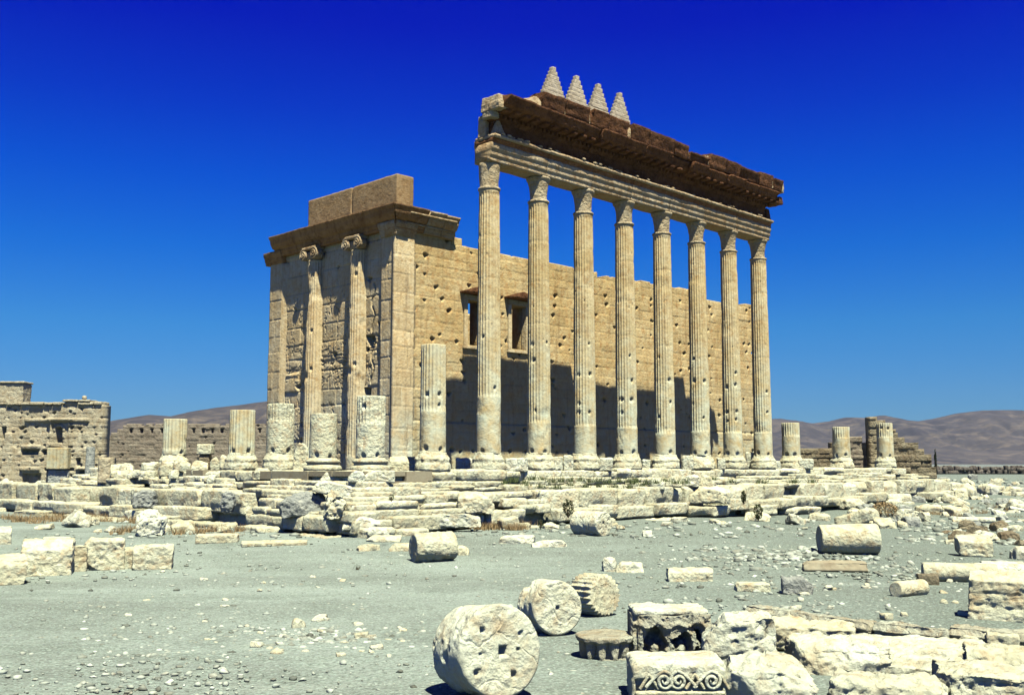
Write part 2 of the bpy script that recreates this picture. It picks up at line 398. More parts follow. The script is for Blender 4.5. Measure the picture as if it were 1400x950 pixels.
M_CORN = stone('cornice_limestone', (.15, .07, .03), (.085, .038, .015), (.05, .02, .008), bump=1.0, speck=.5, streak=.3, dark=(.03, .014, .008))
M_ARCH = stone('architrave_limestone', (.49, .41, .25), (.38, .275, .14), (.22, .13, .055), bump=.6, speck=.6, streak=.6, dark=(.12, .065, .03))
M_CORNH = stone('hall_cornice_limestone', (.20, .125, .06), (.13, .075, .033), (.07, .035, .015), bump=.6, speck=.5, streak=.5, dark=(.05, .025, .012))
M_PARA = stone('parapet_limestone', (.33, .235, .12), (.27, .18, .085), (.20, .12, .05), bump=.3, speck=.3, streak=.4, dark=(.11, .06, .03))
M_REST = stone('restored_limestone', (.31, .29, .19), (.28, .25, .16), (.25, .21, .13), bump=.12, speck=.1, vary=.15)
M_FAR = stone('far_wall_limestone', (.27, .24, .17), (.22, .19, .135), (.16, .125, .085), bump=.6, speck=.45, vary=.1, scale=.8)
M_BROWNW = stone('brown_rubble_stone', (.30, .27, .17), (.22, .18, .11), (.14, .105, .06), bump=.9, speck=.4, vary=.2)
M_FURROW = stone('furrowed_limestone', (.60, .64, .47), (.52, .50, .34), (.40, .31, .17), bump=1.0, speck=.5, dark=(.14, .08, .04), vary=.1)
M_FORT = stone('gate_limestone', (.50, .47, .31), (.42, .37, .23), (.30, .23, .13), bump=.7, speck=.45, streak=.25, vary=.1)

def ground_mat():
    m = bpy.data.materials.new('gravel_ground'); m.use_nodes = True; nt = m.node_tree; N = nt.nodes; L = nt.links
    b = N['Principled BSDF']; b.inputs['Roughness'].default_value = .95; b.inputs['Specular IOR Level'].default_value = .1
    tcn = N.new('ShaderNodeTexCoord'); co = tcn.outputs['Object']
    def noise(sc, det=5, rgh=.6, vec=None):
        n = N.new('ShaderNodeTexNoise'); n.inputs['Scale'].default_value = sc; n.inputs['Detail'].default_value = det; n.inputs['Roughness'].default_value = rgh
        L.new(vec or co, n.inputs['Vector']); return n.outputs['Fac']
    def ramp(f, a, bb, o=1.0):
        r = N.new('ShaderNodeMapRange'); r.inputs[1].default_value = a; r.inputs[2].default_value = bb; r.inputs[4].default_value = o; L.new(f, r.inputs[0]); return r.outputs[0]
    def mix(f, A, B):
        x = N.new('ShaderNodeMix'); x.data_type = 'RGBA'; L.new(f, x.inputs['Factor'])
        for s, i in ((A, 6), (B, 7)):
            if isinstance(s, tuple): x.inputs[i].default_value = (*s, 1)
            else: L.new(s, x.inputs[i])
        return x.outputs[2]
    c = mix(ramp(noise(.16, 5, .6), .4, .62), (.29, .34, .285), (.205, .235, .195))
    c = mix(ramp(noise(.9, 5, .65), .45, .75, .6), c, (.31, .37, .30))
    mp = N.new('ShaderNodeMapping'); mp.inputs['Scale'].default_value = (.25, 1, 1); L.new(co, mp.inputs['Vector'])
    c = mix(ramp(noise(.5, 4, .6, mp.outputs[0]), .52, .7, .5), c, (.16, .19, .15))
    g = N.new('ShaderNodeNewGeometry'); sp = N.new('ShaderNodeSeparateXYZ'); L.new(g.outputs['Position'], sp.inputs[0])
    # browner and greyer soil to the right and far away
    mm = N.new('ShaderNodeMath'); mm.operation = 'MULTIPLY_ADD'; L.new(sp.outputs['X'], mm.inputs[0]); mm.inputs[1].default_value = 1.0; 
    n3 = N.new('ShaderNodeMath'); n3.operation = 'MULTIPLY'; L.new(noise(.12), n3.inputs[0]); n3.inputs[1].default_value = 10; L.new(n3.outputs[0], mm.inputs[2])
    c = mix(ramp(mm.outputs[0], 2, 18, .85), c, (.14, .162, .132))
    c = mix(ramp(noise(4.5, 9, .8), .50, .72, .55), c, (.125, .14, .11))
    c = mix(ramp(noise(7.5, 9, .8), .55, .72, .6), c, (.40, .46, .38))
    c = mix(ramp(noise(.33, 7, .7), .54, .64, .45), c, (.15, .175, .14))
    mp2 = N.new('ShaderNodeMapping'); mp2.inputs['Scale'].default_value = (.05, .33, 1); mp2.inputs['Rotation'].default_value = (0, 0, .12); L.new(co, mp2.inputs['Vector'])
    c = mix(ramp(noise(1, 6, .62, mp2.outputs[0]), .50, .64, .5), c, (.155, .17, .14))
    c = mix(ramp(noise(1.9, 6, .62, mp2.outputs[0]), .58, .70, .4), c, (.38, .43, .35))
    c = mix(ramp(sp.outputs['Y'], 150, 700, .9), c, (.14, .145, .13))
    # gravel speckle: light chips and dark bits
    vo = N.new('ShaderNodeTexVoronoi'); vo.inputs['Scale'].default_value = 9; L.new(co, vo.inputs['Vector'])
    sepc = N.new('ShaderNodeSeparateColor'); L.new(vo.outputs['Color'], sepc.inputs[0])
    near = ramp(vo.outputs['Distance'], .42, .25)
    def mul(a, b2):
        k = N.new('ShaderNodeMath'); k.operation = 'MULTIPLY'; L.new(a, k.inputs[0])
        if isinstance(b2, float): k.inputs[1].default_value = b2
        else: L.new(b2, k.inputs[1])
        return k.outputs[0]
    c = mix(mul(mul(ramp(sepc.outputs[0], .80, .92), near), .75), c, (.42, .50, .40))
    c = mix(mul(mul(ramp(sepc.outputs[1], .84, .95), near), .6), c, (.07, .075, .055))
    vo2 = N.new('ShaderNodeTexVoronoi'); vo2.inputs['Scale'].default_value = 28; L.new(co, vo2.inputs['Vector'])
    sc2 = N.new('ShaderNodeSeparateColor'); L.new(vo2.outputs['Color'], sc2.inputs[0])
    c = mix(mul(ramp(sc2.outputs[0], .6, 1.), .6), c, (.36, .47, .38))
    c = mix(mul(ramp(sc2.outputs[1], .6, 1.), .55), c, (.09, .12, .09))
    L.new(c, b.inputs['Base Color'])
    a1 = N.new('ShaderNodeMath'); a1.operation = 'MULTIPLY_ADD'; L.new(noise(3, 8, .7), a1.inputs[0]); a1.inputs[1].default_value = 1.0
    L.new(mul(vo.outputs['Distance'], -.35), a1.inputs[2])
    bu = N.new('ShaderNodeBump'); bu.inputs['Strength'].default_value = .9; bu.inputs['Distance'].default_value = .12; L.new(a1.outputs[0], bu.inputs['Height']); L.new(bu.outputs[0], b.inputs['Normal'])
    return m
M_GROUND = ground_mat()
def plain(name, col, rough=.9, var=.3, scale=6):
    m = bpy.data.materials.new(name); m.use_nodes = True; nt = m.node_tree; b = nt.nodes['Principled BSDF']; b.inputs['Roughness'].default_value = rough
    b.inputs['Specular IOR Level'].default_value = .1
    n = nt.nodes.new('ShaderNodeTexNoise'); n.inputs['Scale'].default_value = scale
    tcn = nt.nodes.new('ShaderNodeTexCoord'); nt.links.new(tcn.outputs['Object'], n.inputs['Vector'])
    x = nt.nodes.new('ShaderNodeMix'); x.data_type = 'RGBA'; nt.links.new(n.outputs['Fac'], x.inputs['Factor'])
    x.inputs[6].default_value = (*[c*(1-var) for c in col], 1); x.inputs[7].default_value = (*[min(1, c*(1+var)) for c in col], 1)
    nt.links.new(x.outputs[2], b.inputs['Base Color']); return m
M_BUSH = plain('shrub_green', (.05, .06, .025)); M_DRY = plain('dry_grass', (.30, .22, .11)); M_TWIG = plain('twig_brown', (.12, .08, .05))
M_CYP = plain('cypress_green', (.02, .03, .015)); M_TUFT = plain('green_tuft', (.08, .10, .04))

# ------------------------------------------------------------------ ground and hills
def make_ground():
    ys = np.concatenate([np.linspace(-150, -5, 12), np.linspace(0, 70, 260), 70*np.exp(np.linspace(.01, 5.1, 150))])
    t = np.linspace(-1, 1, 321); xs = np.sinh(t*6.2)/np.sinh(6.2)*9000
    X, Y = np.meshgrid(xs, ys, indexing='ij')
    P = np.stack([X.ravel(), Y.ravel(), 0*X.ravel()], 1)
    Z = ground(X, Y) + (.05*fbm(P, .35, 4, 5)).reshape(X.shape)*(Y > 0)*(Y < 200)
    Z = Z + .16*(sstep(44, 52, Y)*(1-sstep(105, 130, Y))*sstep(20, 26, X))*np.maximum(0, fbm(P, .25, 4, 21)).reshape(X.shape)*3
    I = np.arange(X.size).reshape(X.shape)
    Q = np.stack([I[:-1, :-1], I[1:, :-1], I[1:, 1:], I[:-1, 1:]], -1).reshape(-1, 4)
    return structure(obj('ground', (np.stack([X.ravel(), Y.ravel(), Z.ravel()], 1), Q), M_GROUND))
make_ground()

def hill_mat():
    m = stone('hill_rock', (.070, .062, .056), (.042, .038, .036), (.13, .108, .08), bump=.0, scale=.006, speck=.0, vary=0)
    return m
def make_hills(name, prof, Y0, depth, seed):
    pxs = np.array([p[0] for p in prof]); pys = np.array([p[1] for p in prof])
    px = np.linspace(pxs[0], pxs[-1], 420); t = np.linspace(0, 1, 70)
    A, T = np.meshgrid(px, t, indexing='ij')
    top = np.interp(A, pxs, pys)
    Yc = Y0
    H = (633.2-top)/1420*(Yc+depth*.5) + EYE - 1.2
    Yv = Yc + depth*T; X = (A-700)/1420*(Yc+depth*.5)*(.55+.45*Yv/(Yc+depth*.5))
    shape = np.sin(np.clip(T*2, 0, 1)*math.pi/2)**1.7*(T <= .5) + (T > .5)*np.cos(np.clip((T-.5)*2, 0, 1)*math.pi/2)**.8
    P = np.stack([X.ravel(), Yv.ravel(), 0*X.ravel()], 1)
    n = fbm(P, 1/420., 6, seed, .58).reshape(A.shape); rid = 1-np.abs(fbm(P*np.array([1, .35, 1]), 1/110., 6, seed+4, .55).reshape(A.shape))
    Z = 1.1 + H*shape*(1+.10*n*(1-np.exp(-((T-.5)/.12)**2))) - H*.42*(1-rid)*np.sin(T*math.pi)*(1-np.exp(-((T-.5)/.15)**2)) + H*.02*n
    I = np.arange(A.size).reshape(A.shape)
    Q = np.stack([I[:-1, :-1], I[1:, :-1], I[1:, 1:], I[:-1, 1:]], -1).reshape(-1, 4)
    return structure(obj(name, (np.stack([X.ravel(), Yv.ravel(), Z.ravel()], 1), Q), M_HILL))
M_HILL = hill_mat()
make_hills('hills', [(-500, 600), (-150, 590), (60, 582), (140, 578), (175, 572), (205, 567), (235, 569), (262, 563), (300, 557), (345, 551), (385, 546), (430, 552), (520, 575), (620, 600), (700, 622)], 1500, 1500, 3)
make_hills('hills', [(860, 618), (950, 590), (1020, 575), (1060, 573), (1085, 576), (1110, 579), (1135, 576), (1155, 571), (1180, 572), (1205, 568), (1230, 574), (1255, 576), (1280, 572), (1310, 565), (1345, 561), (1380, 561), (1430, 565), (1550, 575), (1700, 590), (1900, 600), (2100, 622)], 2300, 2400, 8)

# ------------------------------------------------------------------ podium
pod = empty('temple_podium', (CC[0], CC[1], 0), YAW)
tag(pod, 'wide stepped limestone podium of the ruined temple, carrying all of its columns', 'podium')
UE, VE = 14*S, 27.0
def core_box(name, e, z0, z1, mat):
    v, q = rock(UE+2*e, VE+2*e, z1-z0, 3, res=.9, rnd=.05, amp=.03, chips=0, maxseg=80)
    v[:, 0] += UE/2; v[:, 1] += VE/2; v[:, 2] += z0
    obj(name, mesh_np(name, v, q), mat, pod)
core_box('core', .75, .1, SZ-.07, M_PALE)
core_box('core', 2.9, .0, 2.02, M_PALE)
core_box('core', 3.7, -.2, 1.1, M_PALE)
def course(e, ztop, h, bl, dep, seed, mat, miss=.0, jit=.06, amp=.035, face='r', rng=None, rnd=.06, tilt=.01):
    R = np.random.RandomState(seed); parts = []
    a0, a1 = rng if rng else ((-e, UE+e) if face == 'r' else (-e+.02, VE+e))
    x = a0; i = 0
    while x < a1:
        w = min(R.uniform(*bl), a1-x+.1); i += 1
        if R.rand() < miss: x += w; continue
        dz = R.normal()*jit*.35; dy = R.normal()*jit
        hh = h + dz + .12
        v, q = rock(w-.05, dep, hh, seed*97+i, res=.10 if w < 3 else .14, rnd=rnd, amp=amp, chips=R.randint(2, 6), chipd=.2, strata=amp*.9, under=.32*(R.rand() < .6))
        v = rotx_np(v, R.normal()*tilt); v = rotz_np(v, R.normal()*tilt)
        if face == 'r': v[:, 0] += x+w/2; v[:, 1] += -e+dep/2+dy
        else:
            v = rotz_np(v, -math.pi/2); v[:, 0] += -e+dep/2+dy; v[:, 1] += x+w/2
        if face == 'l' and e > 3.8: v[:, 0] -= .062*np.clip(v[:, 1]-3, 0, 40)
        v[:, 2] += ztop-h-.12+dz
        parts.append((v, q, R.normal()*.5)); x += w
    v, q, t = join_np(parts)
    return obj('step_course', mesh_np('step_course', v, q, t), mat, pod)
for face, s0 in (('r', 10), ('l', 60)):
    course(1.25, SZ, .42, (1.3, 3.4), 1.5, s0+1, M_PALE, .0, .07, face=face, amp=.05, rnd=.04)
    course(1.95, SZ-.42, .26, (1.2, 3.0), 1.4, s0+2, M_PALE, .16, .10, face=face, amp=.05, rnd=.04)
    course(2.6, SZ-.66, .22, (1.1, 3.0), 1.4, s0+3, M_PALE, .14, .12, face=face, amp=.05, rnd=.04)
    course(3.25, SZ-.85, .25, (1.1, 3.0), 1.3, s0+4, M_PALE, .22, .14, face=face, amp=.05, rnd=.04)
    course(3.9, SZ-.92, .95, (1.3, 3.3), 1.2, s0+5, M_PALE, .10, .10, amp=.055, face=face, rng=((7.4, UE+3.4) if face == 'r' else (2.6, VE+5.2)), rnd=.05, tilt=.02)
    course(4.8, SZ-1.86, .5, (1.4, 4.0), 1.4, s0+6, M_PALE, .05, .12, amp=.05, face=face, rnd=.06, rng=((-4.4, UE+2.5) if face == 'r' else (-3.6, VE+5.5)), tilt=.02)
    course(5.6, SZ-2.33, .34, (1.0, 3.0), 1.3, s0+7, M_PALE, .42, .26, amp=.07, face=face, rnd=.06, rng=((-4.2, 33) if face == 'r' else (-4.0, VE+4)), tilt=.03)
# the corner's plain lower steps where the great blocks are gone
for i, (e, zt) in enumerate(((3.7, 2.0), (4.1, 1.72), (4.5, 1.42))):
    course(e, zt, .32, (1.2, 2.6), 1.3, 120+i, M_PALE, .06, .07, face='r', rng=(-e, 7.6))
    course(e, zt, .32, (1.2, 2.6), 1.3, 130+i, M_PALE, .06, .07, face='l', rng=(-e, 2.9))
# back edges so the podium is whole from the sides
# restored smooth stereobate blocks at the corner
def crisp(w, d, h, bev=.012):
    import bmesh
    bm = bmesh.new(); bmesh.ops.create_cube(bm, size=1)
    bmesh.ops.scale(bm, vec=(w, d, h), verts=bm.verts)
    bmesh.ops.bevel(bm, geom=bm.edges, offset=bev, segments=2, affect='EDGES')
    me = bpy.data.meshes.new('b'); bm.to_mesh(me); bm.free(); return me
def crisp_part(name, u0, u1, v0, v1, z0, z1, mat, parent):
    return obj(name, crisp(u1-u0, v1-v0, z1-z0), mat, parent, ((u0+u1)/2, (v0+v1)/2, (z0+z1)/2))

# ------------------------------------------------------------------ columns
def col_profile(h, r0, r1):
    n = 10; pts = [(.001, 0), (r0*.98, 0)]
    for i in range(n+1):
        t = i/n; pts.append((r0 + (r1-r0)*(t**1.35), .02 + (h-.04)*t))
    pts += [(pts[-1][0]*.98, h), (.001, h)]
    return pts
cam_ang = lambda p: math.atan2(-p[1], -p[0]) - YAW
def column(name, u, v, ztop, label, group, seed, r=.655, full=False, flute_from=2.6, clean_base=False, worn=.0, cuts=None, mat=None, r_top=.56, baseh=.95, flutes=True, extra=()):
    p = tw(u, v); t = empty(name, (p[0], p[1], SZ), YAW); tag(t, label, 'column', group)
    R = np.random.RandomState(seed)
    if clean_base:
        bp = [(.001, 0), (.86, 0), (.93, .06), (.95, .14), (.92, .24), (.84, .29), (.78, .31), (.76, .38), (.82, .42), (.85, .48), (.82, .55), (.74, .58), (.70, .62), (.68, .66), (.001, .66)]
        obj('base', mesh_np('base', *lathe(bp, 96, .06, .008, seed)), M_PALE, t); bh = .64
    else:
        bp = [(.001, -.05), (.82, -.05), (.92, .1), (.90, .32), (.84, .45), (.86, .6), (.78, .72), (.70, .85), (.68, baseh), (.001, baseh)]
        obj('base', mesh_np('base', *lathe(bp, 96, .07, .09, seed, chip=.35)), M_PALE, t); bh = baseh-.06
    H = ztop-SZ-bh
    a0 = cam_ang(p); dn = []
    for zz, spread, s in [(.12, .62, .12), (2.4, .5, .09), (3.1+R.uniform(-.3, .3), .65, .10)] + ([(4.2+R.uniform(0, 1.2), .6, .11), (5.6+R.uniform(0, .8), .6, .08)] if full else []):
        for sg in (-1, 1):
            if zz < H-.3 and R.rand() < (.95 if zz < .5 else .62): dn.append((a0+sg*spread+R.normal()*.08, zz+R.normal()*.05, s*R.uniform(.8, 1.3), .17))
    if full:
        for k in range(5): dn.append((a0+R.uniform(-1.2, 1.2), R.uniform(6, 13), .05, .06))
    for e in extra: dn.append((a0+e[0], e[1], e[2], e[3]))
    rt = r + (r_top-r)*(H/14.3)**1.2
    v_, q_ = lathe(col_profile(H, r, rt), 176, .075, .012, seed, flutes=22 if flutes else 0, fd=.052, fz=(flute_from-bh, H+1 if not full else H-.12), dents=dn, chip=.05+worn, cut=cuts)
    if full or H > 3:                      # a drum joint and its roughened lower cabling
        rr = np.hypot(v_[:, 0], v_[:, 1])+1e-6
        for jz in ([1.9, 4.4, 6.9, 9.4, 11.7] if full else [2.1]):
            k = .018*np.exp(-((v_[:, 2]-jz-R.uniform(-.3, .3))/.04)**2); v_[:, :2] *= (1-k/rr*(rr > .3))[:, None]
        k = .10*np.maximum(0, fbm(v_*np.array([1, 1, .8])+seed, 1.7, 5, seed+31, .6)-.12)*(1-sstep(1.8, 3.6, v_[:, 2]))*(rr > .3)
        v_[:, :2] *= (1-k/rr)[:, None]
    obj('shaft', mesh_np('shaft', v_, q_), mat or M_SHAFT, t, (0, 0, bh))
    return t, bh+H, rt
ZN, ZA = 17.95, 19.40
ordw = ['first', 'second', 'third', 'fourth', 'fifth', 'sixth', 'seventh', 'eighth']
where = ['nearest the camera, beside the lone waist-high stub', 'in front of the dark hooded window', 'below the stepped merlons', 'left of the middle of the row',
         'right of the middle of the row', 'with paler lower drums', 'next but one from the right end', 'rightmost, under the far end of the entablature']
for k in range(8):
    t, zt, rt = column('standing_column', (k+2)*S, 0, ZN, ordw[k]+' tall fluted column from the left under the entablature, '+where[k], 'tall columns under the entablature', 200+k, full=True,
                       flute_from=[3.9, 2.65, 2.6, 2.55, 2.3, 2.5, 2.5, 2.6][k], worn=.05)
    ring = [(.001, zt-.02), (rt+.02, zt-.02), (rt+.05, zt+.03), (rt+.05, zt+.09), (rt+.01, zt+.13), (.001, zt+.13)]
    obj('neck_ring', mesh_np('neck_ring', *lathe(ring, 96, .04, .012, k+5)), M_CORE, t)
    hc = ZA-ZN; b = rt*.86
    cp = [(.001, zt+.1), (b, zt+.1), (b*.99, zt+.3), (b*1.02, zt+.6), (b*1.1, zt+.9), (b*1.24, zt+1.2), (b*1.42, zt+hc-.12), (b*1.44, zt+hc-.01), (.001, zt+hc-.01)]
    if k == 0: cp = [(.001, zt+.1), (b*1.08, zt+.1), (b*1.1, zt+.5), (b*1.14, zt+.9), (b*1.2, zt+hc-.1), (b*1.2, zt+hc-.01), (.001, zt+hc-.01)]
    obj('capital_core', mesh_np('capital_core', *lathe(cp, 96, .07, .05, 40+k, chip=.12)), M_CORE, t)
stub_g = 'broken column stubs on the podium'
column('column_stub', 1*S, 0, 9.3, 'fluted column stub twice the height of the others, left of the tall columns', stub_g, 301, flute_from=3.0, worn=.06, extra=((-.55, 2.9, .11, .17), (.6, 2.9, .11, .17)))
column('column_stub', 0, 0, 6.55, 'column stub with a clean moulded base on the podium corner', stub_g, 302, r=.70, flute_from=2.3, clean_base=True, worn=.10, mat=M_PALE)
column('column_stub', 0, S, 5.85, 'short smooth unfluted column stub between two taller fluted stubs', stub_g, 303, r=.68, clean_base=True, worn=.03, flutes=False, mat=M_PALE)
column('column_stub', 0, 2*S, 6.5, 'column stub before the left corner of the hall, fluted only at its top', stub_g, 304, r=.70, flute_from=2.6, worn=.05, mat=M_PALE)
column('column_stub', 0, 3*S, 6.3, 'fluted column stub with a slanting broken top, left of the temple hall', stub_g, 305, r=.70, flute_from=.6, worn=.05, cuts=[((-.3, .9, 1.6), 2.9)])
column('column_stub', 0, 5*S, 6.05, 'leftmost column stub, standing alone before the long enclosure wall', stub_g, 306, r=.70, flute_from=1.2, worn=.08)
column('column_stub', 10*S, 0, 6.35, 'first column stub right of the tall colonnade, fluted at its top', stub_g, 307, flute_from=2.4, worn=.05)
column('column_stub', 12*S, 0, 6.25, 'middle one of the three column stubs right of the tall colonnade', stub_g, 308, flute_from=2.4, worn=.05, r=.68)
column('column_stub', 14*S, 0, 6.75, 'rightmost column stub, in front of the tall brown pier', stub_g, 309, flute_from=2.6, worn=.05, r=.68, flutes=True)

# ------------------------------------------------------------------ entablature over the eight columns
ent = empty('entablature', (*tw(2*S, 0), ZA), YAW)
tag(ent, 'broken stone entablature with dark overhanging cornice lying across the eight tall columns', 'entablature')
def ent_part(name, prof, x0, x1, mat, seed, amp=.02, step=.1, seg=.12, ends=.06, tone=None):
    v, q, ng = prism([(a, b-ZA) for a, b in prof], x0, x1, seg, step, amp, seed, ends)
    me = mesh_np(name, v, q, tone=(None if tone is None else np.full(len(v), tone)), smooth=False, ngons=ng); return obj(name, me, mat, ent)
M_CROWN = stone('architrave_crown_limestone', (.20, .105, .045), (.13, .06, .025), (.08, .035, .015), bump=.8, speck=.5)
arch = [(.55, ZA), (-.62, ZA), (-.62, 19.68), (-.69, 19.71), (-.69, 20.02), (-.77, 20.06), (-.77, 20.40), (.55, 20.40)]
crown = [(.56, 20.403), (-.78, 20.403), (-.79, 20.50), (-.83, 20.60), (-.88, 20.64), (.56, 20.64)]
lipp = [(.57, 20.643), (-.90, 20.643), (-.99, 20.67), (-1.02, 20.74), (-1.0, 20.82), (-.5, 20.86), (.57, 20.84)]
R = np.random.RandomState(4); edges = [-.55] + [S*(i+1) + R.normal()*.05 for i in range(6)] + [7*S+.62]
for i in range(7):
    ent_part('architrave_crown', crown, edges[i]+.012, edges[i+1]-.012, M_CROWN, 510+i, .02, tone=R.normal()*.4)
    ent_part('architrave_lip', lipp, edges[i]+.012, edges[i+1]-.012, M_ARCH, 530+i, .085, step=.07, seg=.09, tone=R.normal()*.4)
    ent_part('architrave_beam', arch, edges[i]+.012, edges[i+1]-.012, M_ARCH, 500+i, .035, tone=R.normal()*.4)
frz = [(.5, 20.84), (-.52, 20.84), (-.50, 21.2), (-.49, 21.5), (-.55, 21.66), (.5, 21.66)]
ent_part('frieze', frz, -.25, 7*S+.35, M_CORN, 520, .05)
corn = [(.5, 21.65), (-.56, 21.65), (-.64, 21.78), (-.76, 21.82), (-.78, 22.0), (-.95, 22.06), (-1.5, 22.16), (-1.66, 22.24), (-1.72, 22.46), (-1.86, 22.64), (-1.88, 22.74), (-.9, 22.8), (.2, 22.82), (.72, 22.74), (.74, 22.3), (.55, 22.1)]
sima = [(-.75, 22.79), (-1.70, 22.76), (-1.76, 22.95), (-1.82, 23.2), (-1.90, 23.45), (-1.92, 23.62), (-1.3, 23.68), (-.75, 23.62)]
x = -.45; i = 0; seqw = [2.1, 1.9, 2.4, 1.5, 2.2, 2.0, 2.6, 2.3, 1.7, 2.5, 2.0, 1.8, 2.6]
xe = 7*S+.9; lip = [-.15, .0, .02, .18, .0, .02, .0, .35, .02, .22, .0, .1, .05]; drop = [.0, .0, -.02, .0, .03, .0, .03, -.12, -.04, -.16, -.08, -.2, -.12]
while x < xe-.4 and i < 13:
    w = min(seqw[i], xe-x); 
    if xe-x-w < .6: w = xe-x
    pr = [((a + lip[i]*.8 if a < -1.3 else a), (b+drop[i]*.4 if b > 22.5 else b)) for a, b in corn]
    bk = -.15 if i == 0 else (.74 if x < 10.5 or 21.8 < x < 24.2 else (.12 if x < 22 else -.05))
    pr = [(min(a, bk), b) for a, b in pr]
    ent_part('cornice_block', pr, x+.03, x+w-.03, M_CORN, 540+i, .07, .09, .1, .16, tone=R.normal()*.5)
    x += w; i += 1
xs_ = 10.05-2*S; k = 0
while xs_ < xe-.5:
    w = [1.9, 2.3, 1.5, 2.1, 1.8, 2.6, 1.6, 2.2, 2.0, 1.7, 2.4, 2.0, 2.2][k % 13]; w = min(w, xe-xs_)
    dz = [0, .02, .05, 0, .08, .04, -.02, -.34, .03, 0, -.12, .02, -.05][k % 13]; gp = R.choice([.05, .12, .3], p=[.5, .3, .2])
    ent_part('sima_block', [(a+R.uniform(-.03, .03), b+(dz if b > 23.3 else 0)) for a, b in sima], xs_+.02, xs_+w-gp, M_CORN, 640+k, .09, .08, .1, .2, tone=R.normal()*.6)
    if gp > .1:
        v, q = rock(gp+.1, .7, .6+.2*R.rand(), 660+k, res=.06, rnd=.03, amp=.05, chips=4, chipd=.4); obj('gap_rubble', mesh_np('gap_rubble', v, q), M_ARCH, ent, (xs_+w-gp/2, -1.35, 22.78-ZA))
    xs_ += w; k += 1
v, q = rock(1.5, 1.1, .62, 690, res=.06, rnd=.04, amp=.06, chips=5, chipd=.5, taper=.3); v = roty_np(v, -.28); obj('gap_rubble', mesh_np('gap_rubble', v, q), M_ARCH, ent, (9.55-2*S, -1.15, 22.62-ZA))
parts = []
n = int((xe+.2)/.34)
for j in range(n):
    if R.rand() < .12: continue
    v, q = rock(.17, .14, .17, 900+j, res=.06, rnd=.015, amp=.008, chips=1); v[:, 0] += -.3+.34*j; v[:, 1] += -.82; v[:, 2] += 21.83-ZA; parts.append((v, q, 0))
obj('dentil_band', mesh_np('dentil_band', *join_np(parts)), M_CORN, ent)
parts = []
for j in range(int(xe/.78)+1):
    if R.rand() < .1: continue
    v, q = rock(.34, .72, .17, 1200+j, res=.08, rnd=.04, amp=.02, chips=2); v[:, 0] += -.1+.78*j; v[:, 1] += -1.2; v[:, 2] += 21.97-ZA; parts.append((v, q, 0))
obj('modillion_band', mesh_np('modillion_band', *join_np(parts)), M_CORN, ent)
# ragged near end and far end
for (a, b, z, w, d, h, mt, tp) in ((-.40, -.82, 22.05, .75, 1.45, .78, M_ARCH, .15), (-.45, -.55, 21.7, .6, .8, .42, M_CORE, -.2), (-.34, .12, 21.6, .4, .42, .45, M_CORE, .1), (-.34, .05, 20.82, .42, .62, .95, M_ARCH, .15), (-.36, .50, 20.15, .36, .34, .6, M_CORE, .1), (.05, -.62, 20.84, .95, .32, .85, M_ARCH, .8),
        (7*S+.55, -.2, 20.85, .5, .9, .9, M_CORN, .2), (7*S+.95, -.9, 22.0, .6, 1.2, .55, M_CORN, .1)):
    v, q = rock(w, d, h, int(z*100)+int(w*10), res=.06, rnd=.03, amp=.05, chips=3, chipd=.22, warp=.06, taper=tp)
    obj('broken_end_block', mesh_np('broken_end_block', v, q), mt, ent, (a, b, z-ZA))
# lit litter of crumbled stone on the architrave ledge
parts = []
for j in range(120):
    s = R.uniform(.05, .16); v, q = rock(s*2, s*1.3, s, 1500+j, res=.08, rnd=s*.4, amp=.02, chips=2); v[:, 0] += R.uniform(-.3, 7*S+.4); v[:, 1] += R.uniform(-.98, -.6); v[:, 2] += 20.84-ZA; parts.append((v, q, 0))
obj('crumbled_ledge', mesh_np('crumbled_ledge', *join_np(parts)), M_ARCH, ent)
M_MERL = stone('merlon_limestone', (.47, .42, .30), (.40, .34, .23), (.30, .24, .15), bump=.5, speck=.3)
for i, (px, py) in enumerate(((755.5, 93), (787.5, 105), (817.5, 116), (846.5, 128))):
    vpl = -1.0; uu, zt = on_v(px, py, vpl); zb = 23.45; Hm = zt-zb
    n = 9; W = 1.10; tiers = []
    for k in range(n):
        hw = W*(1-k/n); vb, qb = rock(2*hw+.02, .30-.001*k, Hm/n+.006, 7500+i*20+k, res=.05, rnd=.004, amp=.004, chips=(1 if k % 3 == i % 3 else 0), chipd=.1)
        vb[:, 2] += Hm*k/n - .003; tiers.append((vb, qb, 0))
    obj('merlon', mesh_np('merlon', *join_np(tiers)), M_MERL, ent, (uu-2*S, vpl, zb-ZA))

# ------------------------------------------------------------------ temple hall (cella)
hall = empty('temple_hall', (*tw(HALL_A, HALL_B), SZ), YAW)
tag(hall, 'roofless ochre temple hall of large ashlar blocks with half columns on its left front', 'temple')
HW = 13.54                                    # wall height above the stylobate
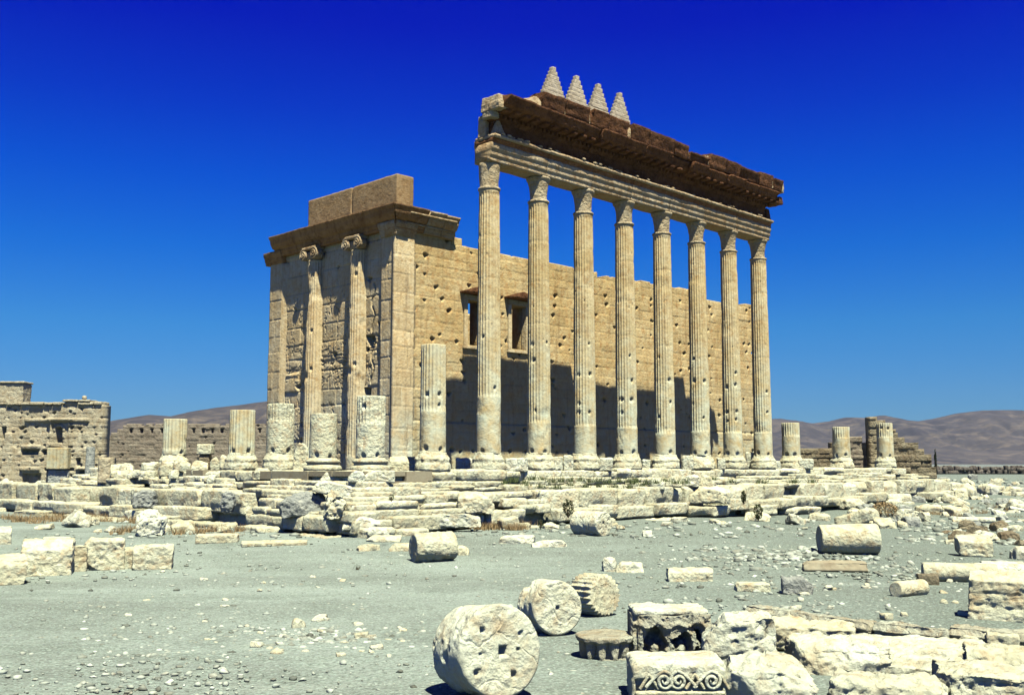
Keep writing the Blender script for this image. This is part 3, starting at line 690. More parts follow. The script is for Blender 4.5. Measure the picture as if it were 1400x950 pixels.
# long right wall, local x = u, outward -y
xs, zs, X, Z, F, T, CX, TZ = ashlar(HALL_L, 14.6, .06, 11, ch=(.52, .78), bl=(.9, 2.0), holes=.42, hs=.095, off=.008, amp=.02, groove=.022)
Fw = F.copy()
P = np.stack([X.ravel(), 0*X.ravel(), Z.ravel()], 1)
low = (1-sstep(.2, 3.0, Z)); Fw += low*.22*np.maximum(0, fbm(P, .9, 5, 77, .62).reshape(X.shape)-.05)
Fw += .05*np.exp(-((Z-2.85)/.06)**2) - .06*(1-sstep(2.78, 2.86, Z))   # plinth ledge
Rr = np.random.RandomState(9)
topH = HW + np.where(CX < 4.6, .95, 0) - np.where((CX > 4.1) & (CX < 4.9), .45, 0)
topH = topH + np.interp(CX, [0, 10, 14, 20, 27, 33, 38], [0, 0, .1, -.05, .1, -.1, -.05]) + .12*(np.sin(CX*7.3) > .55) - .25*(np.sin(CX*5.1+2) > .93)
mask = ((TZ <= topH+.3))[:-1, :-1] & (Z[:-1, :-1] < (topH+.04+0.05*fbm(P, 1.8, 3, 5).reshape(X.shape))[:-1, :-1])
wins = [(5.55, 6.95, 7.55, 10.35), (9.35, 10.75, 7.6, 10.45)]
for (a, b, c, d) in wins:
    mask &= ~((X[:-1, :-1] > a) & (X[:-1, :-1] < b) & (Z[:-1, :-1] > c) & (Z[:-1, :-1] < d))
white = sstep(35.6, 36.2, X)*(np.sin(Z*3)*.2+1)*.0
v, q, t = slab(xs, zs, Fw, 1.25 + 0*Fw, mask, T+white)
obj('side_wall', mesh_np('side_wall', v, q, t), M_OCHRE, hall)
for (a, b, c, d) in wins:
    f = empty('window', ((a+b)/2, 0, c)); f.parent = hall
    crisp_ = lambda nm, x0, x1, y0, y1, z0, z1, mt: obj(nm, crisp(x1-x0, y1-y0, z1-z0, .02), mt, f, ((x0+x1)/2, (y0+y1)/2, (z0+z1)/2))
    w2 = (b-a)/2; h = d-c
    crisp_('window_frame', -w2-.26, -w2+.04, -.10, .35, -.02, h, M_FACADE); crisp_('window_frame', w2-.04, w2+.26, -.10, .35, -.02, h, M_FACADE)
    crisp_('lintel', -w2-.28, w2+.28, -.14, .5, h-.02, h+.32, M_OCHRE); crisp_('sill', -w2-.35, w2+.35, -.16, .4, -.22, -.02, M_FACADE)
    pr = [(-.55, h+.34), (-.52, h+.42), (-.03, h+.52), (-.03, h+.34)]
    hood = [(-w2-.55, h+.36), (w2+.55, h+.36), (w2+.58, h+.46), (0, h+.86), (-w2-.58, h+.46)]
    v, q, ng = prism([(p_[0], p_[1]) for p_ in hood], -.02, .58, .15, .12, .015, 33, 0)
    v = rotz_np(v, -math.pi/2); obj('window_hood', mesh_np('window_hood', v, q, smooth=False, ngons=ng), M_CORN, f)
# rear long wall, broken low behind the first window
xs, zs, X, Z, F, T, CX, TZ = ashlar(HALL_L, 13.6, .16, 12, ch=(.6, .8), bl=(1, 2), holes=.1, off=.02)
topR = np.interp(CX, [0, 15.9, 16.3, 17.5, 21.3, 21.8, 38], [13.2, 13.3, 12, 11.0, 11.1, 13.1, 13.2]) 
mask = (TZ <= topR+.2)[:-1, :-1]
v, q, t = slab(xs, zs, F, 1.25+0*F, mask, T)
obj('rear_wall', mesh_np('rear_wall', v, q, t), M_OCHRE, hall, (HALL_L, HALL_W, 0), (0, 0, math.pi))
xs, zs, X, Z, F, T, CX, TZ = ashlar(HALL_W-2.6, 13.4, .16, 13, ch=(.6, .8), bl=(1, 2), holes=.1)
v, q, t = slab(xs, zs, F, 1.2+0*F, np.ones((len(xs)-1, len(zs)-1), bool), T)
obj('end_wall', mesh_np('end_wall', v, q, t), M_OCHRE, hall, (HALL_L-.02, 1.3, 0), (0, 0, math.pi/2))
# front wall, local s runs from the left corner to the right corner
FT = 14.1
xs, zs, X, Z, F, T, CX, TZ = ashlar(HALL_W, FT, .05, 14, ch=(.8, 1.2), bl=(1.2, 2.6), holes=.55, hs=.11, off=.022, amp=.014, groove=.05, erode=.025)
P = np.stack([X.ravel(), 0*X.ravel(), Z.ravel()], 1)
st = fbm(P*np.array([.5, 1, 3.2]), 1.4, 5, 91, .6).reshape(X.shape)
band = np.exp(-((Z-6.4)/.9)**2)+.4*np.exp(-((Z-1.6)/1.0)**2)
F2 = .14 + F + .16*np.maximum(0, st)*band
ck = fbm(P*np.array([.45, 1, 1.9]), 1.0, 5, 191, .6).reshape(X.shape)
F2 += .26*np.exp(-(ck/.016)**2)*np.clip(band*1.2, 0, 1)*(X > 1.2)*(X < 10.6)
ck = fbm(P*np.array([1.6, 1, .5]), .9, 5, 195, .6).reshape(X.shape)
F2 += .14*np.exp(-(ck/.014)**2)*(X > 1.2)*(X < 11.6)*(Z < 11)
F2 += 1.2*((X > 10.15) & (X < 10.75) & (Z > 4.15) & (Z < 4.85))
F2 += .7*((X > 10.2) & (X < 10.9) & (Z > 7.1) & (Z < 7.9) & (X-10.2 > (7.9-Z)*.5))
F2 += .5*(np.abs(X-10.9+.15*np.sin(Z*4)) < .06)*(Z > 5)*(Z < 11)
v, q, t = slab(xs, zs, F2, 1.5+0*F, np.ones((len(xs)-1, len(zs)-1), bool), T)
FR = empty('x', (0, 0, 0)); bpy.data.objects.remove(FR)
def fobj(name, me, mat):                       # front face frame: s, depth, z
    return obj(name, me, mat, hall, (0, HALL_W, 0), (0, 0, -math.pi/2))
fobj('front_wall', mesh_np('front_wall', v, q, t), M_FACADE)
def anta(s0, s1, seed, zt=13.55, y0=-.08, dep=1.3):
    xs, zs, X, Z, F, T, CX, TZ = ashlar(s1-s0, zt, .06, seed, ch=(.9, 1.3), bl=(1.2, 1.3), holes=.12, off=.008, groove=.03, amp=.012)
    lowe = (1-sstep(.3, 2.6, Z)); P = np.stack([X.ravel(), 0*X.ravel(), Z.ravel()], 1)
    F = y0 + F + lowe*.2*np.maximum(0, fbm(P, 1.3, 4, seed).reshape(X.shape))
    v, q, t = slab(xs, zs, F, dep+0*F, np.ones((len(xs)-1, len(zs)-1), bool), T); v[:, 0] += s0; return v, q, t
fobj('corner_pilaster', mesh_np('corner_pilaster', *anta(HALL_W-1.25, HALL_W+.07, 21)), M_FACADE)
fobj('corner_pilaster', mesh_np('corner_pilaster', *anta(-.06, 1.35, 22)), M_FACADE)
v, q, ng = prism([(1.33, -.06), (1.36, -.06), (2.0, .30), (1.33, .5)][::-1], 0, 13.45, .15, .12, .012, 24, 0)
v = np.stack([v[:, 1], v[:, 2], v[:, 0]], 1); fobj('pilaster_return', mesh_np('pilaster_return', v, q, smooth=False, ngons=ng), M_FACADE)
# pilaster face on the long side
xs, zs, X, Z, F, T, CX, TZ = ashlar(1.45, 13.55, .06, 23, ch=(.9, 1.3), bl=(1.3, 1.5), holes=.1, off=.006, groove=.03, amp=.012)
P = np.stack([X.ravel(), 0*X.ravel(), Z.ravel()], 1); F = F-.09 + (1-sstep(.3, 3, Z))*.25*np.maximum(0, fbm(P, 1.2, 4, 3).reshape(X.shape))
v, q, t = slab(xs, zs, F, .2+0*F, np.ones((len(xs)-1, len(zs)-1), bool), T)
v[:, 0] -= .13; obj('corner_pilaster', mesh_np('corner_pilaster', v, q, t), M_FACADE, hall)
def pil_cap(s0, s1, y0, seed):                 # moulded cap, swept along s
    pr = [(y0+.9, 13.5), (y0, 13.5), (y0-.03, 13.7), (y0-.08, 13.75), (y0-.12, 13.95), (y0-.22, 14.1), (y0-.24, 14.3), (y0+.1, 14.32), (y0+.9, 14.33)]
    return prism(pr, s0, s1, .12, .09, .03, seed, .05)
for s0, s1, sd_ in ((HALL_W-1.3, HALL_W+.2, 31), (-.55, 1.5, 32)):
    v, q, ng = pil_cap(s0, s1, -.14, sd_); fobj('pilaster_capital', mesh_np('pilaster_capital', v, q, smooth=False, ngons=ng), M_CORNH if sd_ == 32 else M_ARCH)
v, q, ng = pil_cap(-.24, 1.35, -.12, 34); obj('pilaster_capital', mesh_np('pilaster_capital', v, q, smooth=False, ngons=ng), M_ARCH, hall)
# half columns with ionic capitals
def tube(pts, rad, n=10):
    pts = np.array(pts); m = len(pts); d = np.gradient(pts, axis=0); d /= np.linalg.norm(d, axis=1, keepdims=True)
    a = np.array([0, 1.0, 0]); e1 = np.cross(d, a); e1 /= np.linalg.norm(e1, axis=1, keepdims=True)+1e-9; e2 = np.cross(d, e1)
    th = np.arange(n)/n*2*math.pi; rad = np.broadcast_to(rad, (m,))
    P = pts[:, None] + rad[:, None, None]*(np.cos(th)[None, :, None]*e1[:, None] + np.sin(th)[None, :, None]*e2[:, None])
    I = np.arange(m*n).reshape(m, n); a_ = I[:-1]; b_ = I[1:]
    return P.reshape(-1, 3), np.stack([a_, b_, np.roll(b_, -1, 1), np.roll(a_, -1, 1)], -1).reshape(-1, 4)
for j, s in enumerate((HALL_W-3.55, HALL_W-8.05)):
    hc = obj('half_column', mesh_np('half_column', *(lathe(col_profile(13.1, .70, .60), 160, .075, .02, 60+j, flutes=22, fd=.05, fz=(.8, 13.0), chip=.22,
             dents=[(-math.pi/2+.4, 11.6-3*j, .12, .15), (-math.pi/2-.2, 5.8, .25, .1), (-math.pi/2+.5, 6.2, .12, .15), (-math.pi/2-.5, 7.9, .1, .12)]))), M_FACADE, hall, (.14, HALL_W-s, 0), (0, 0, -math.pi/2))
    c = empty('ionic_capital', (.10, HALL_W-s, 13.1)); c.parent = hall; c.rotation_euler = (0, 0, -math.pi/2)
    v, q = rock(1.5, 1.15, .22, 88+j, res=.08, rnd=.04, amp=.02, chips=2); v[:, 2] += .62; v[:, 1] -= .12; obj('abacus', mesh_np('abacus', v, q), M_ARCH, c)
    v, q = rock(1.1, 1.0, .55, 98+j, res=.08, rnd=.12, amp=.03, chips=2); v[:, 2] += .02; v[:, 1] -= .05; obj('echinus', mesh_np('echinus', v, q), M_ARCH, c)
    for sg in (-1, 1):
        a = np.linspace(0, 2.2*2*math.pi, 90); rr = .36*(1-a/(a[-1]*1.08))
        pts = np.stack([sg*(.58+rr*np.sin(a)), -.68-.06*(a/a[-1]), .42+rr*np.cos(a)*1.0-.08], 1)
        v1 = tube(pts, .055); dsk = lathe([(.001, 0), (.33, 0), (.33, .5), (.001, .5)], 32, .1, .01, 5)
        dv = rotx_np(dsk[0], math.pi/2); dv[:, 0] += sg*.58; dv[:, 1] += -.16; dv[:, 2] += .34
        obj('volute', mesh_np('volute', *join_np([(v1[0], v1[1], 0), (dv, dsk[1], 0)])), M_ARCH, c)
# hall cornices: profile outward -y, z above stylobate
cz = 13.9
ent_pr = [(1.2, cz), (-.25, cz), (-.25, cz+.2), (-.32, cz+.22), (-.34, cz+.46), (-.5, cz+.52), (-.62, cz+.72), (-.66, cz+.78), (-.68, cz+1.0), (-.80, cz+1.18), (-.82, cz+1.27), (1.2, cz+1.3)]
ss = [(.75, 3.4), (3.4, 5.9), (5.9, 8.0), (8.0, 10.9), (10.9, HALL_W+.98)]
for i, (a, b) in enumerate(ss):
    v, q, ng = prism(ent_pr, a+.015, b-.015, .1, .09, .05, 600+i, .08)
    if i == 4:
        tt = (v[:, 0]-a)/(b-a); v[:, 0] = a + tt*(HALL_W-v[:, 1]-a)
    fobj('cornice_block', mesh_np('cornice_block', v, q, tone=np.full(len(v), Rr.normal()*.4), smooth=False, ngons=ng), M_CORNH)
for i, (a, b) in enumerate(((-.98, 1.9), (1.9, 3.2), (3.2, 4.3))):
    pr = [(y_, z_+(-.0 if i == 0 else -.04*i)) for y_, z_ in ent_pr]
    v, q, ng = prism(pr, a+.015, b-.015, .1, .09, .035, 620+i, .08)
    if i == 0:
        tt = (b-v[:, 0])/(b-a); v[:, 0] = b - tt*(b-v[:, 1]-.02)
    obj('cornice_block', mesh_np('cornice_block', v, q, tone=np.full(len(v), .3), smooth=False, ngons=ng), M_ARCH if i else M_CORNH, hall)
# pale moulding bands catching the light on the long side
for zz, yy in ((cz+.30, -.38), (cz+.86, -.71)):
    v, q = rock(3.6, .1, .11, 44, res=.1, rnd=.02, amp=.012, chips=0, maxseg=60); v[:, 0] += 2.3; v[:, 1] += yy; v[:, 2] += zz
    obj('moulding', mesh_np('moulding', v, q), M_ARCH, hall)
# parapet of large blocks over the front
pz = cz+1.28; pt = 20.16-SZ
for i, (a, b, dz) in enumerate(((HALL_W-9.05, HALL_W-4.35, 0), (HALL_W-4.33, HALL_W+.02, 0))):
    v, q = rock(b-a, 1.25, pt-pz, 701+i, res=.1, rnd=.04, amp=.03, chips=1, chipd=.05, maxseg=60)
    v[:, 0] += (a+b)/2; v[:, 1] += .62; v[:, 2] += pz
    fobj('parapet_block', mesh_np('parapet_block', v, q), M_PARA)
# fallen-away courses right of the cornice
for (u_, z_, w, h) in ((4.75, 13.56, .9, .55), (5.5, 13.5, .7, .18)):
    v, q = rock(w, 1.1, h, int(u_*50), res=.08, rnd=.05, amp=.03, chips=2, chipd=.15); v[:, 1] += .6
    obj('broken_course', mesh_np('broken_course', v, q), M_OCHRE, hall, (u_, 0, z_))

# ------------------------------------------------------------------ restored blocks and loose stones on the corner
for (a, b, l) in ((-1.3, .75, 'first'), (2.9, 4.9, 'x'), (-.1, 1.0, 'y')): pass
crisp_part('restored_block', -1.42, .1, 3.05, 6.2, SZ-.42, SZ+.02, M_REST, pod)
crisp_part('restored_block', -1.34, .1, 6.24, 8.2, SZ-.40, SZ+.0, M_REST, pod)
crisp_part('restored_block', -1.40, .1, 1.1, 3.0, SZ-.22, SZ+.03, M_REST, pod)
crisp_part('restored_block', -1.38, 1.0, -1.38, 1.06, SZ-.20, SZ+.035, M_REST, pod)
crisp_part('restored_block', -1.47, 2.3, -1.50, -.6, SZ-.78, SZ-.43, M_REST, pod)
crisp_part('restored_block', 1.02, 2.6, -1.44, -.2, SZ-.44, SZ+.02, M_REST, pod)
crisp_part('restored_block', -1.52, .1, -.55, 3.0, SZ-.80, SZ-.45, M_REST, pod)
crisp_part('restored_block', -1.44, .1, 13.1, 15.0, SZ-.40, SZ+.02, M_REST, pod)

SEED = [2000]
def nseed(): SEED[0] += 1; return SEED[0]
def place(name, cat, label, x0, x1, ytop, ybase, dep=.8, z=None, yaw=0., mat=None, group=None, rnd=.1, amp=.04, chips=3, chipd=.25, strata=0, tilt=0, res=None, sink=.04, hmul=1, taper=0, warp=.06):
    c = (x0+x1)/2
    p = on_ground(c, ybase) if z is None else on_site(c, ybase)
    pxm = p[1]/1420.; w = (x1-x0)*pxm*math.hypot(1, (c-700)/1420)*.0+ (x1-x0)*pxm
    d = w*dep; zz = p[2]
    tot = (ybase-ytop)*pxm
    e = (EYE-zz); h = (tot*(p[1]+d) - d*e)/p[1] if e > 0 else tot
    h = max(h, tot*.35)*hmul
    fwd = np.array([p[0], p[1]])/np.hypot(p[0], p[1])
    cx, cy = p[0]+fwd[0]*d*.5, p[1]+fwd[1]*d*.5
    s = nseed()
    v, q = rock(w, d, h+sink, s, res=res or max(.028, min(.12, pxm*1.6)), rnd=min(rnd, .18)*min(w, h)*.8, amp=amp*min(1.6, .25+h*1.3)*1.2, chips=chips, chipd=chipd, strata=strata, taper=taper, warp=warp, boulder=rnd >= .25)
    if tilt: v = roty_np(v, tilt)
    o = obj(name, mesh_np(name, v, q), mat or M_PALE, None, (cx, cy, zz-sink), (0, 0, yaw + math.atan2(fwd[1], fwd[0])-math.pi/2))
    return tag(o, label, cat, group)
B = 'stone_block'
# stones resting round the corner column bases and restored blocks
place('boulder', 'boulder', 'long pale boulder tilted against the podium corner, left of the two white humps', 438, 478, 645, 657, .5, 2.9, rnd=.5, mat=M_WHITE)
place('boulder', 'boulder', 'left one of the two white rounded stones below the corner column stub', 476, 500, 648, 662, .6, 2.55, rnd=.5, mat=M_WHITE)
place('boulder', 'boulder', 'right one of the two white rounded stones below the corner column stub', 498, 540, 647, 662, .5, 2.55, rnd=.5, mat=M_WHITE)
place('boulder', 'boulder', 'large white leaning slab with a dark hollow beneath it at the podium corner', 425, 480, 660, 677, .5, 2.3, rnd=.35, mat=M_WHITE, tilt=.2)
place('boulder', 'boulder', 'rough pitted brown and white conglomerate boulder under the leaning slab', 443, 472, 676, 712, .8, 1.35, rnd=.4, amp=.14)
place(B, 'stone block', 'upright pointed pale stone left of the smooth unfluted stub', 401, 422, 603, 644, .6, SZ-.02, rnd=.3, chips=5, chipd=.4)
place(B, 'stone block', 'upper pale squared stone between the unfluted stub and the corner stub', 460, 483, 600, 625, .5, SZ+.35, rnd=.1)
place(B, 'stone block', 'lower pale squared stone between the unfluted stub and the corner stub', 461, 486, 625, 641, .6, SZ-.02, rnd=.15)
place(B, 'stone block', 'worn pale stone against the foot of the hall corner pilaster, upper of two', 540, 572, 605, 625, .5, SZ+.5, rnd=.25)
place(B, 'stone block', 'worn pale stone against the foot of the hall corner pilaster, lower of two', 530, 575, 624, 644, .5, SZ-.02, rnd=.25)
rows = [  # between the tall columns, low on the podium
 (623, 648, 626, 643, 'low squared white stone between the tall stub and the first tall column'),
 (690, 722, 626, 644, 'flat white squared stone between the first and second tall columns'),
 (752, 770, 624, 643, 'rounded pale stone between the second and third tall columns'),
 (770, 784, 622, 643, 'small pointed stone leaning on the third tall column'),
 (818, 838, 626, 643, 'broken pale stone between the third and fourth tall columns'),
 (878, 890, 628, 642, 'small pale stone between the fourth and fifth tall columns'),
 (933, 948, 622, 642, 'pale stone between the fifth and sixth tall columns'),
 (980, 992, 626, 642, 'pale stone between the sixth and seventh tall columns'),
 (1020, 1034, 618, 641, 'white stone between the seventh and eighth tall columns'),
 (1056, 1068, 630, 641, 'low pale stone right of the eighth tall column'),
 (1092, 1112, 627, 641, 'low pale stone right of the first right-hand stub')]
for a, b, c, d, l in rows: place(B, 'stone block', l, a, b, c, d, .5, SZ-.02, rnd=.2, mat=M_WHITE, chips=4, chipd=.3)
left_top = [
 (150, 178, 634, 646, .8, 'flat dark-shadowed slab on the far left end of the podium'),
 (157, 190, 643, 655, .6, 'brown-fronted slab under the leftmost podium slab'),
 (189, 215, 643, 656, .6, 'rounded pale slab left of the leftmost stub, low'),
 (218, 240, 628, 643, .6, 'left one of three rounded pale blocks below the leftmost stub'),
 (240, 260, 629, 643, .6, 'middle one of three rounded pale blocks below the leftmost stub'),
 (261, 284, 629, 643, .6, 'right one of three rounded pale blocks below the leftmost stub'),
 (287, 300, 624, 643, .6, 'upright pale block just right of the square-topped pier'),
 (300, 316, 622, 641, .6, 'tilted pale block left of the slanting-topped stub'),
 (193, 222, 636, 643, .7, 'thin white slab at the left of the rounded blocks'),
 (345, 372, 640, 655, .7, 'brown-patched rubble block right of the restored block at left')]
for a, b, c, d, dp, l in left_top: place(B, 'stone block', l, a, b, c, d, dp, SZ-.02 if d < 650 else 2.7, rnd=.3, chips=3)
pier = empty('stone_pier', on_z(277.5, 643, SZ-.02)); tag(pier, 'small square block balanced on a darker narrow pier left of the slanting-topped stub', 'pier')
v, q = rock(.62, .6, .95, 7001, res=.07, rnd=.06, amp=.03); obj('shaft_block', mesh_np('shaft_block', v, q), M_BROWNW, pier, (0, .4, 0))
v, q = rock(.88, .8, .62, 7002, res=.07, rnd=.05, amp=.03, chips=2, chipd=.12); obj('top_block', mesh_np('top_block', v, q), M_PALE, pier, (0, .4, .94))

# blocks lying on the podium steps and at its foot
for a, b, c, d, z_, dp, mt, l in [
 (186, 226, 697, 733, .42, .8, M_WHITE, 'fluted white stone standing at the podium foot on the left'),
 (232, 266, 712, 729, .42, .8, M_PALE, 'rounded brown-bellied stone at the podium foot beside the white fluted stone'),
 (182, 214, 668, 696, 1.2, .6, M_GREYST, 'blue-grey pitted block in the row of great podium blocks, left'),
 (385, 443, 673, 708, 1.15, .5, M_GREYST, 'big grey sloping block left of the pitted boulder at the podium corner'),
 (302, 322, 672, 702, 1.2, .6, M_GREYST, 'narrow grey block beside the dark gap in the left steps'),
 (940, 998, 666, 690, 1.2, .5, M_PALE, 'brown-stained great block leaning out of the middle steps of the long side'),
 (886, 908, 653, 669, 1.9, .6, M_WHITE, 'rounded white boulder on the upper steps below the fifth tall column'),
 (910, 932, 652, 668, 1.9, .6, M_PALE, 'second rounded boulder on the upper steps below the fifth tall column'),
 (936, 956, 650, 667, 1.9, .6, M_WHITE, 'tall pale boulder on the upper steps below the sixth tall column'),
 (958, 978, 650, 667, 1.9, .6, M_PALE, 'squarish pale boulder on the upper steps below the seventh tall column'),
 (626, 676, 675, 703, 1.25, .45, M_PALE, 'big rounded block bulging out of the steps below the first tall column'),
 (466, 520, 706, 725, .6, .5, M_WHITE, 'long white block right of the dark hole at the podium corner'),
 (583, 660, 702, 720, .6, .3, M_WHITE, 'very long rounded white beam at the podium foot below the tall stub'),
 (497, 533, 720, 732, .5, .5, M_WHITE, 'flat pale stone at the podium foot, left of the pair of small slabs'),
 (500, 550, 731, 741, .45, .5, M_PALE, 'thin pale slab lying in front of the podium corner'),
 (1147, 1182, 681, 694, .3, .7, M_PALE, 'small dark-ended block under the lower step right of the long side'),
 (1015, 1055, 700, 712, .1, .5, M_PALE, 'pale block under the undercut lower step, left of the black hollow'),
 (1105, 1135, 700, 712, .1, .5, M_PALE, 'pale block under the undercut lower step, right of the black hollow')]:
    place(B, 'stone block', l, a, b, c, d, dp, z_, rnd=.3, mat=mt, amp=.06, chips=4)

# ------------------------------------------------------------------ fallen blocks on the left foreground
fl = [(-45, 31, 757, 800, 1.0, 'leftmost fallen block, nearest in the left row', .05),
      (30, 97, 737, 787, .8, 'broad fallen block with an eroded brown hollow on its face', -.05),
      (98, 118, 745, 781, .9, 'narrow dark-shadowed fallen block between two broad ones', .0),
      (117, 167, 735, 779, .9, 'smooth fallen block with a triangular shadowed notch', .05),
      (167, 186, 747, 777, .9, 'small eroded fallen block second from the right of the left row', .0),
      (184, 235, 744, 778, .7, 'rightmost smooth block of the left row', -.04),
      (-40, 12, 720, 746, .9, 'pale block behind the left row at the picture edge', .0)]
for a, b, c, d, dp, l, yw in fl:
    place(B, 'stone block', l, a, b, c, d, dp, None, yaw=yw, rnd=.05, chips=6, chipd=.2, amp=.035, res=.04, warp=.03, group='fallen blocks in a row on the left', mat=M_PALE)
for a, b, c, d, l in [(60, 95, 733, 742, 'flat weathered slab lying behind the left row of blocks'), (268, 325, 729, 742, 'thin slab half buried left of the podium corner path'), (330, 420, 738, 746, 'very thin long slab flush with the gravel')]:
    place('stone_slab', 'slab', l, a, b, c, d, .6, rnd=.2)

# ------------------------------------------------------------------ drums and shafts
def drum(name, cat, label, px, py, dia_px, length, yaw_deg, seed, flutes=0, mat=None, tilt=0., amp=.03, holes=(), group=None, rough_side=.0, z=None, fd=.05, taper=1.0, cuts=None, dz=0, dist=None):
    """a drum lying on its side; yaw: direction of its front face, 0 = towards the camera, positive = turned to the right"""
    p = on_ground(px, py) if z is None else on_z(px, py, z)
    pxm = p[1]/1420.; r = dia_px*pxm/2
    pr = [(.001, 0), (r*.93, .0), (r*.985, .03), (r, .07), (r*(1+taper)/2, length*.5), (r*taper, length-.05), (r*taper*.95, length), (.001, length)]
    v, q = lathe(pr, 160, max(.03, pxm*1.4), amp, seed, flutes=flutes, fd=fd, fz=(-1, length+1), chip=rough_side, cut=cuts)
    if rough_side:
        rr = np.hypot(v[:, 0], v[:, 1])+1e-6; k = rough_side*.5*np.maximum(0, fbm(v*np.array([1, 1, 2.])+seed, 2.6, 5, seed+1, .62)-.0)*(rr > r*.9)*sstep(.02, .15, v[:, 2])
        v[:, :2] *= (1-k/rr)[:, None]
    for (hx, hy, hs, hd) in holes:             # on the front face z = 0
        m_ = v[:, 2] < .12; dd = np.maximum(np.abs(v[:, 0]-hx*r), np.abs(v[:, 1]-hy*r))/(hs*r)
        v[:, 2] += np.where(m_, hd*np.exp(-dd**6), 0)
    # axis z -> pointing away (+y); face at y = 0 looking to -y ; local x stays, old y -> z
    w = np.stack([v[:, 0], v[:, 2], v[:, 1]], 1); w[:, 0] *= -1
    w[:, 1] -= length/2
    if tilt: w = rotx_np(w, tilt)
    w[:, 2] -= w[:, 2].min()+.03
    brg = math.atan2(-p[0], p[1])
    fwd = np.array([p[0], p[1]])/np.hypot(p[0], p[1])
    o = obj(name, mesh_np(name, w, q), mat or M_PALE, None, (p[0]+fwd[0]*r*.3, p[1]+fwd[1]*r*.3, p[2]+dz), (0, 0, brg + math.radians(yaw_deg)))
    return tag(o, label, cat, group)
dg = 'column drums lying on the gravel'
drum('column_drum', 'column drum', 'largest nearest drum with square dowel holes in its pale face, cut by the bottom edge', 664, 958, 122, 1.0, 27, 61, mat=M_WHITE, tilt=-.12, amp=.03, rough_side=.5,
     holes=((-.05, .02, .09, .16), (.42, .48, .06, .08), (-.5, .35, .05, .06), (.60, -.38, .07, .08), (-.28, -.5, .07, .08), (-.42, .02, .04, .05), (.5, 0, .03, .04)), group=dg)
drum('column_drum', 'column drum', 'upright pale round drum with a small centre hole, behind the nearest drum', 751, 867, 72, .85, 24, 62, mat=M_WHITE, tilt=-.06, amp=.02, rough_side=.42, holes=((0, .0, .07, .07), (-.22, .42, .03, .05)), group=dg)
drum('column_drum', 'column drum', 'fluted drum turned to the right, its smooth pale face beside its ridged side', 812, 842, 60, .75, 42, 63, flutes=24, mat=M_PALE, tilt=-.03, amp=.02, rough_side=.14, fd=.05, group=dg)
drum('column_drum', 'column drum', 'small drum with bored holes leaning at the podium foot below the bush', 808, 732, 34, 1.5, 48, 64, mat=M_WHITE, amp=.02, rough_side=.1, holes=((.1, .1, .1, .1), (-.4, .3, .06, .1), (.4, -.3, .06, .1)), group=dg)
drum('column_drum', 'column drum', 'big plain drum lying alone on the gravel at the right', 1160, 757, 37, 2.1, -74, 65, mat=M_PALE, amp=.015, rough_side=.05, taper=1.15, group=dg, tilt=0)
drum('column_drum', 'column drum', 'short squat broken drum standing on the gravel in the middle distance', 592, 768, 42, 1.45, -70, 66, mat=M_PALE, amp=.06, rough_side=.15, group=dg, taper=.92)
drum('column_shaft', 'column shaft', 'smooth shaft piece lying behind the big wavy block at the right', 1312, 795, 26, 2.0, -80, 67, mat=M_PALE, amp=.012, rough_side=.03)
drum('column_shaft', 'column shaft', 'smooth shaft running out of the right picture edge beside the wavy block', 1390, 790, 20, 2.3, -84, 68, mat=M_WHITE, amp=.012)
drum('column_shaft', 'column shaft', 'short broken shaft stub pointing at the camera, left of the smooth shaft', 1244, 815, 22, 1.05, -40, 69, mat=M_PALE, amp=.03, rough_side=.08)
drum('column_shaft', 'column shaft', 'slim shaft piece lying low in the right rubble field', 1335, 715, 9, 2.0, -84, 70, mat=M_WHITE, amp=.012)
drum('column_shaft', 'column shaft', 'pale half-buried shaft behind the two smooth shafts', 1370, 780, 14, 1.3, -70, 71, mat=M_WHITE, amp=.02)

# ------------------------------------------------------------------ mid-ground single blocks
mid = [
 (823, 843, 760, 782, .9, M_WHITE, .45, 'small round pale stone left of its flat companion'),
 (841, 879, 767, 783, .7, M_PALE, .35, 'flat oblong pale stone right of the small round stone'),
 (913, 974, 775, 795, .45, M_PALE, .1, 'long low cracked slab lying alone in mid gravel'),
 (1005, 1050, 795, 809, .6, M_PALE, .2, 'low flat pale block right of the long cracked slab'),
 (1070, 1110, 788, 813, .6, M_GREYST, .2, 'bluish white pointed block right of the low flat one'),
 (1100, 1184, 766, 782, .35, M_REST, .02, 'clean squared grey beam lying below the big plain drum'),
 (1310, 1353, 732, 761, .8, M_PALE, .2, 'cube-like block with a dark split side, right of the big plain drum'),
 (1352, 1384, 763, 779, .6, M_GREYST, .3, 'low grey rounded block above the shafts at the right'),
 (1255, 1282, 783, 800, .8, M_BROWNW, .2, 'small brown block wedged against the end of the smooth shaft'),
 (1383, 1420, 745, 765, .8, M_WHITE, .3, 'white block cut by the right picture edge, mid distance'),
 (878, 893, 724, 733, .8, M_WHITE, .3, 'tiny pale cube on open gravel right of the holed drum'),
 (617, 642, 745, 760, .8, M_PALE, .3, 'brown-shadowed small stone touching the squat broken drum'),
 (679, 735, 731, 743, .4, M_WHITE, .3, 'broken flat slab left of the holed drum, back piece'),
 (727, 778, 738, 748, .4, M_WHITE, .3, 'thin flat slab left of the holed drum, front piece'),
 (486, 520, 743, 753, .5, M_PALE, .3, 'left one of two low slabs in front of the podium corner'),
 (532, 566, 742, 754, .5, M_PALE, .3, 'right one of two low slabs in front of the podium corner'),
 (876, 884, 824, 832, .9, M_BROWNW, .4, 'tiny dark stone behind the carved blocks')]
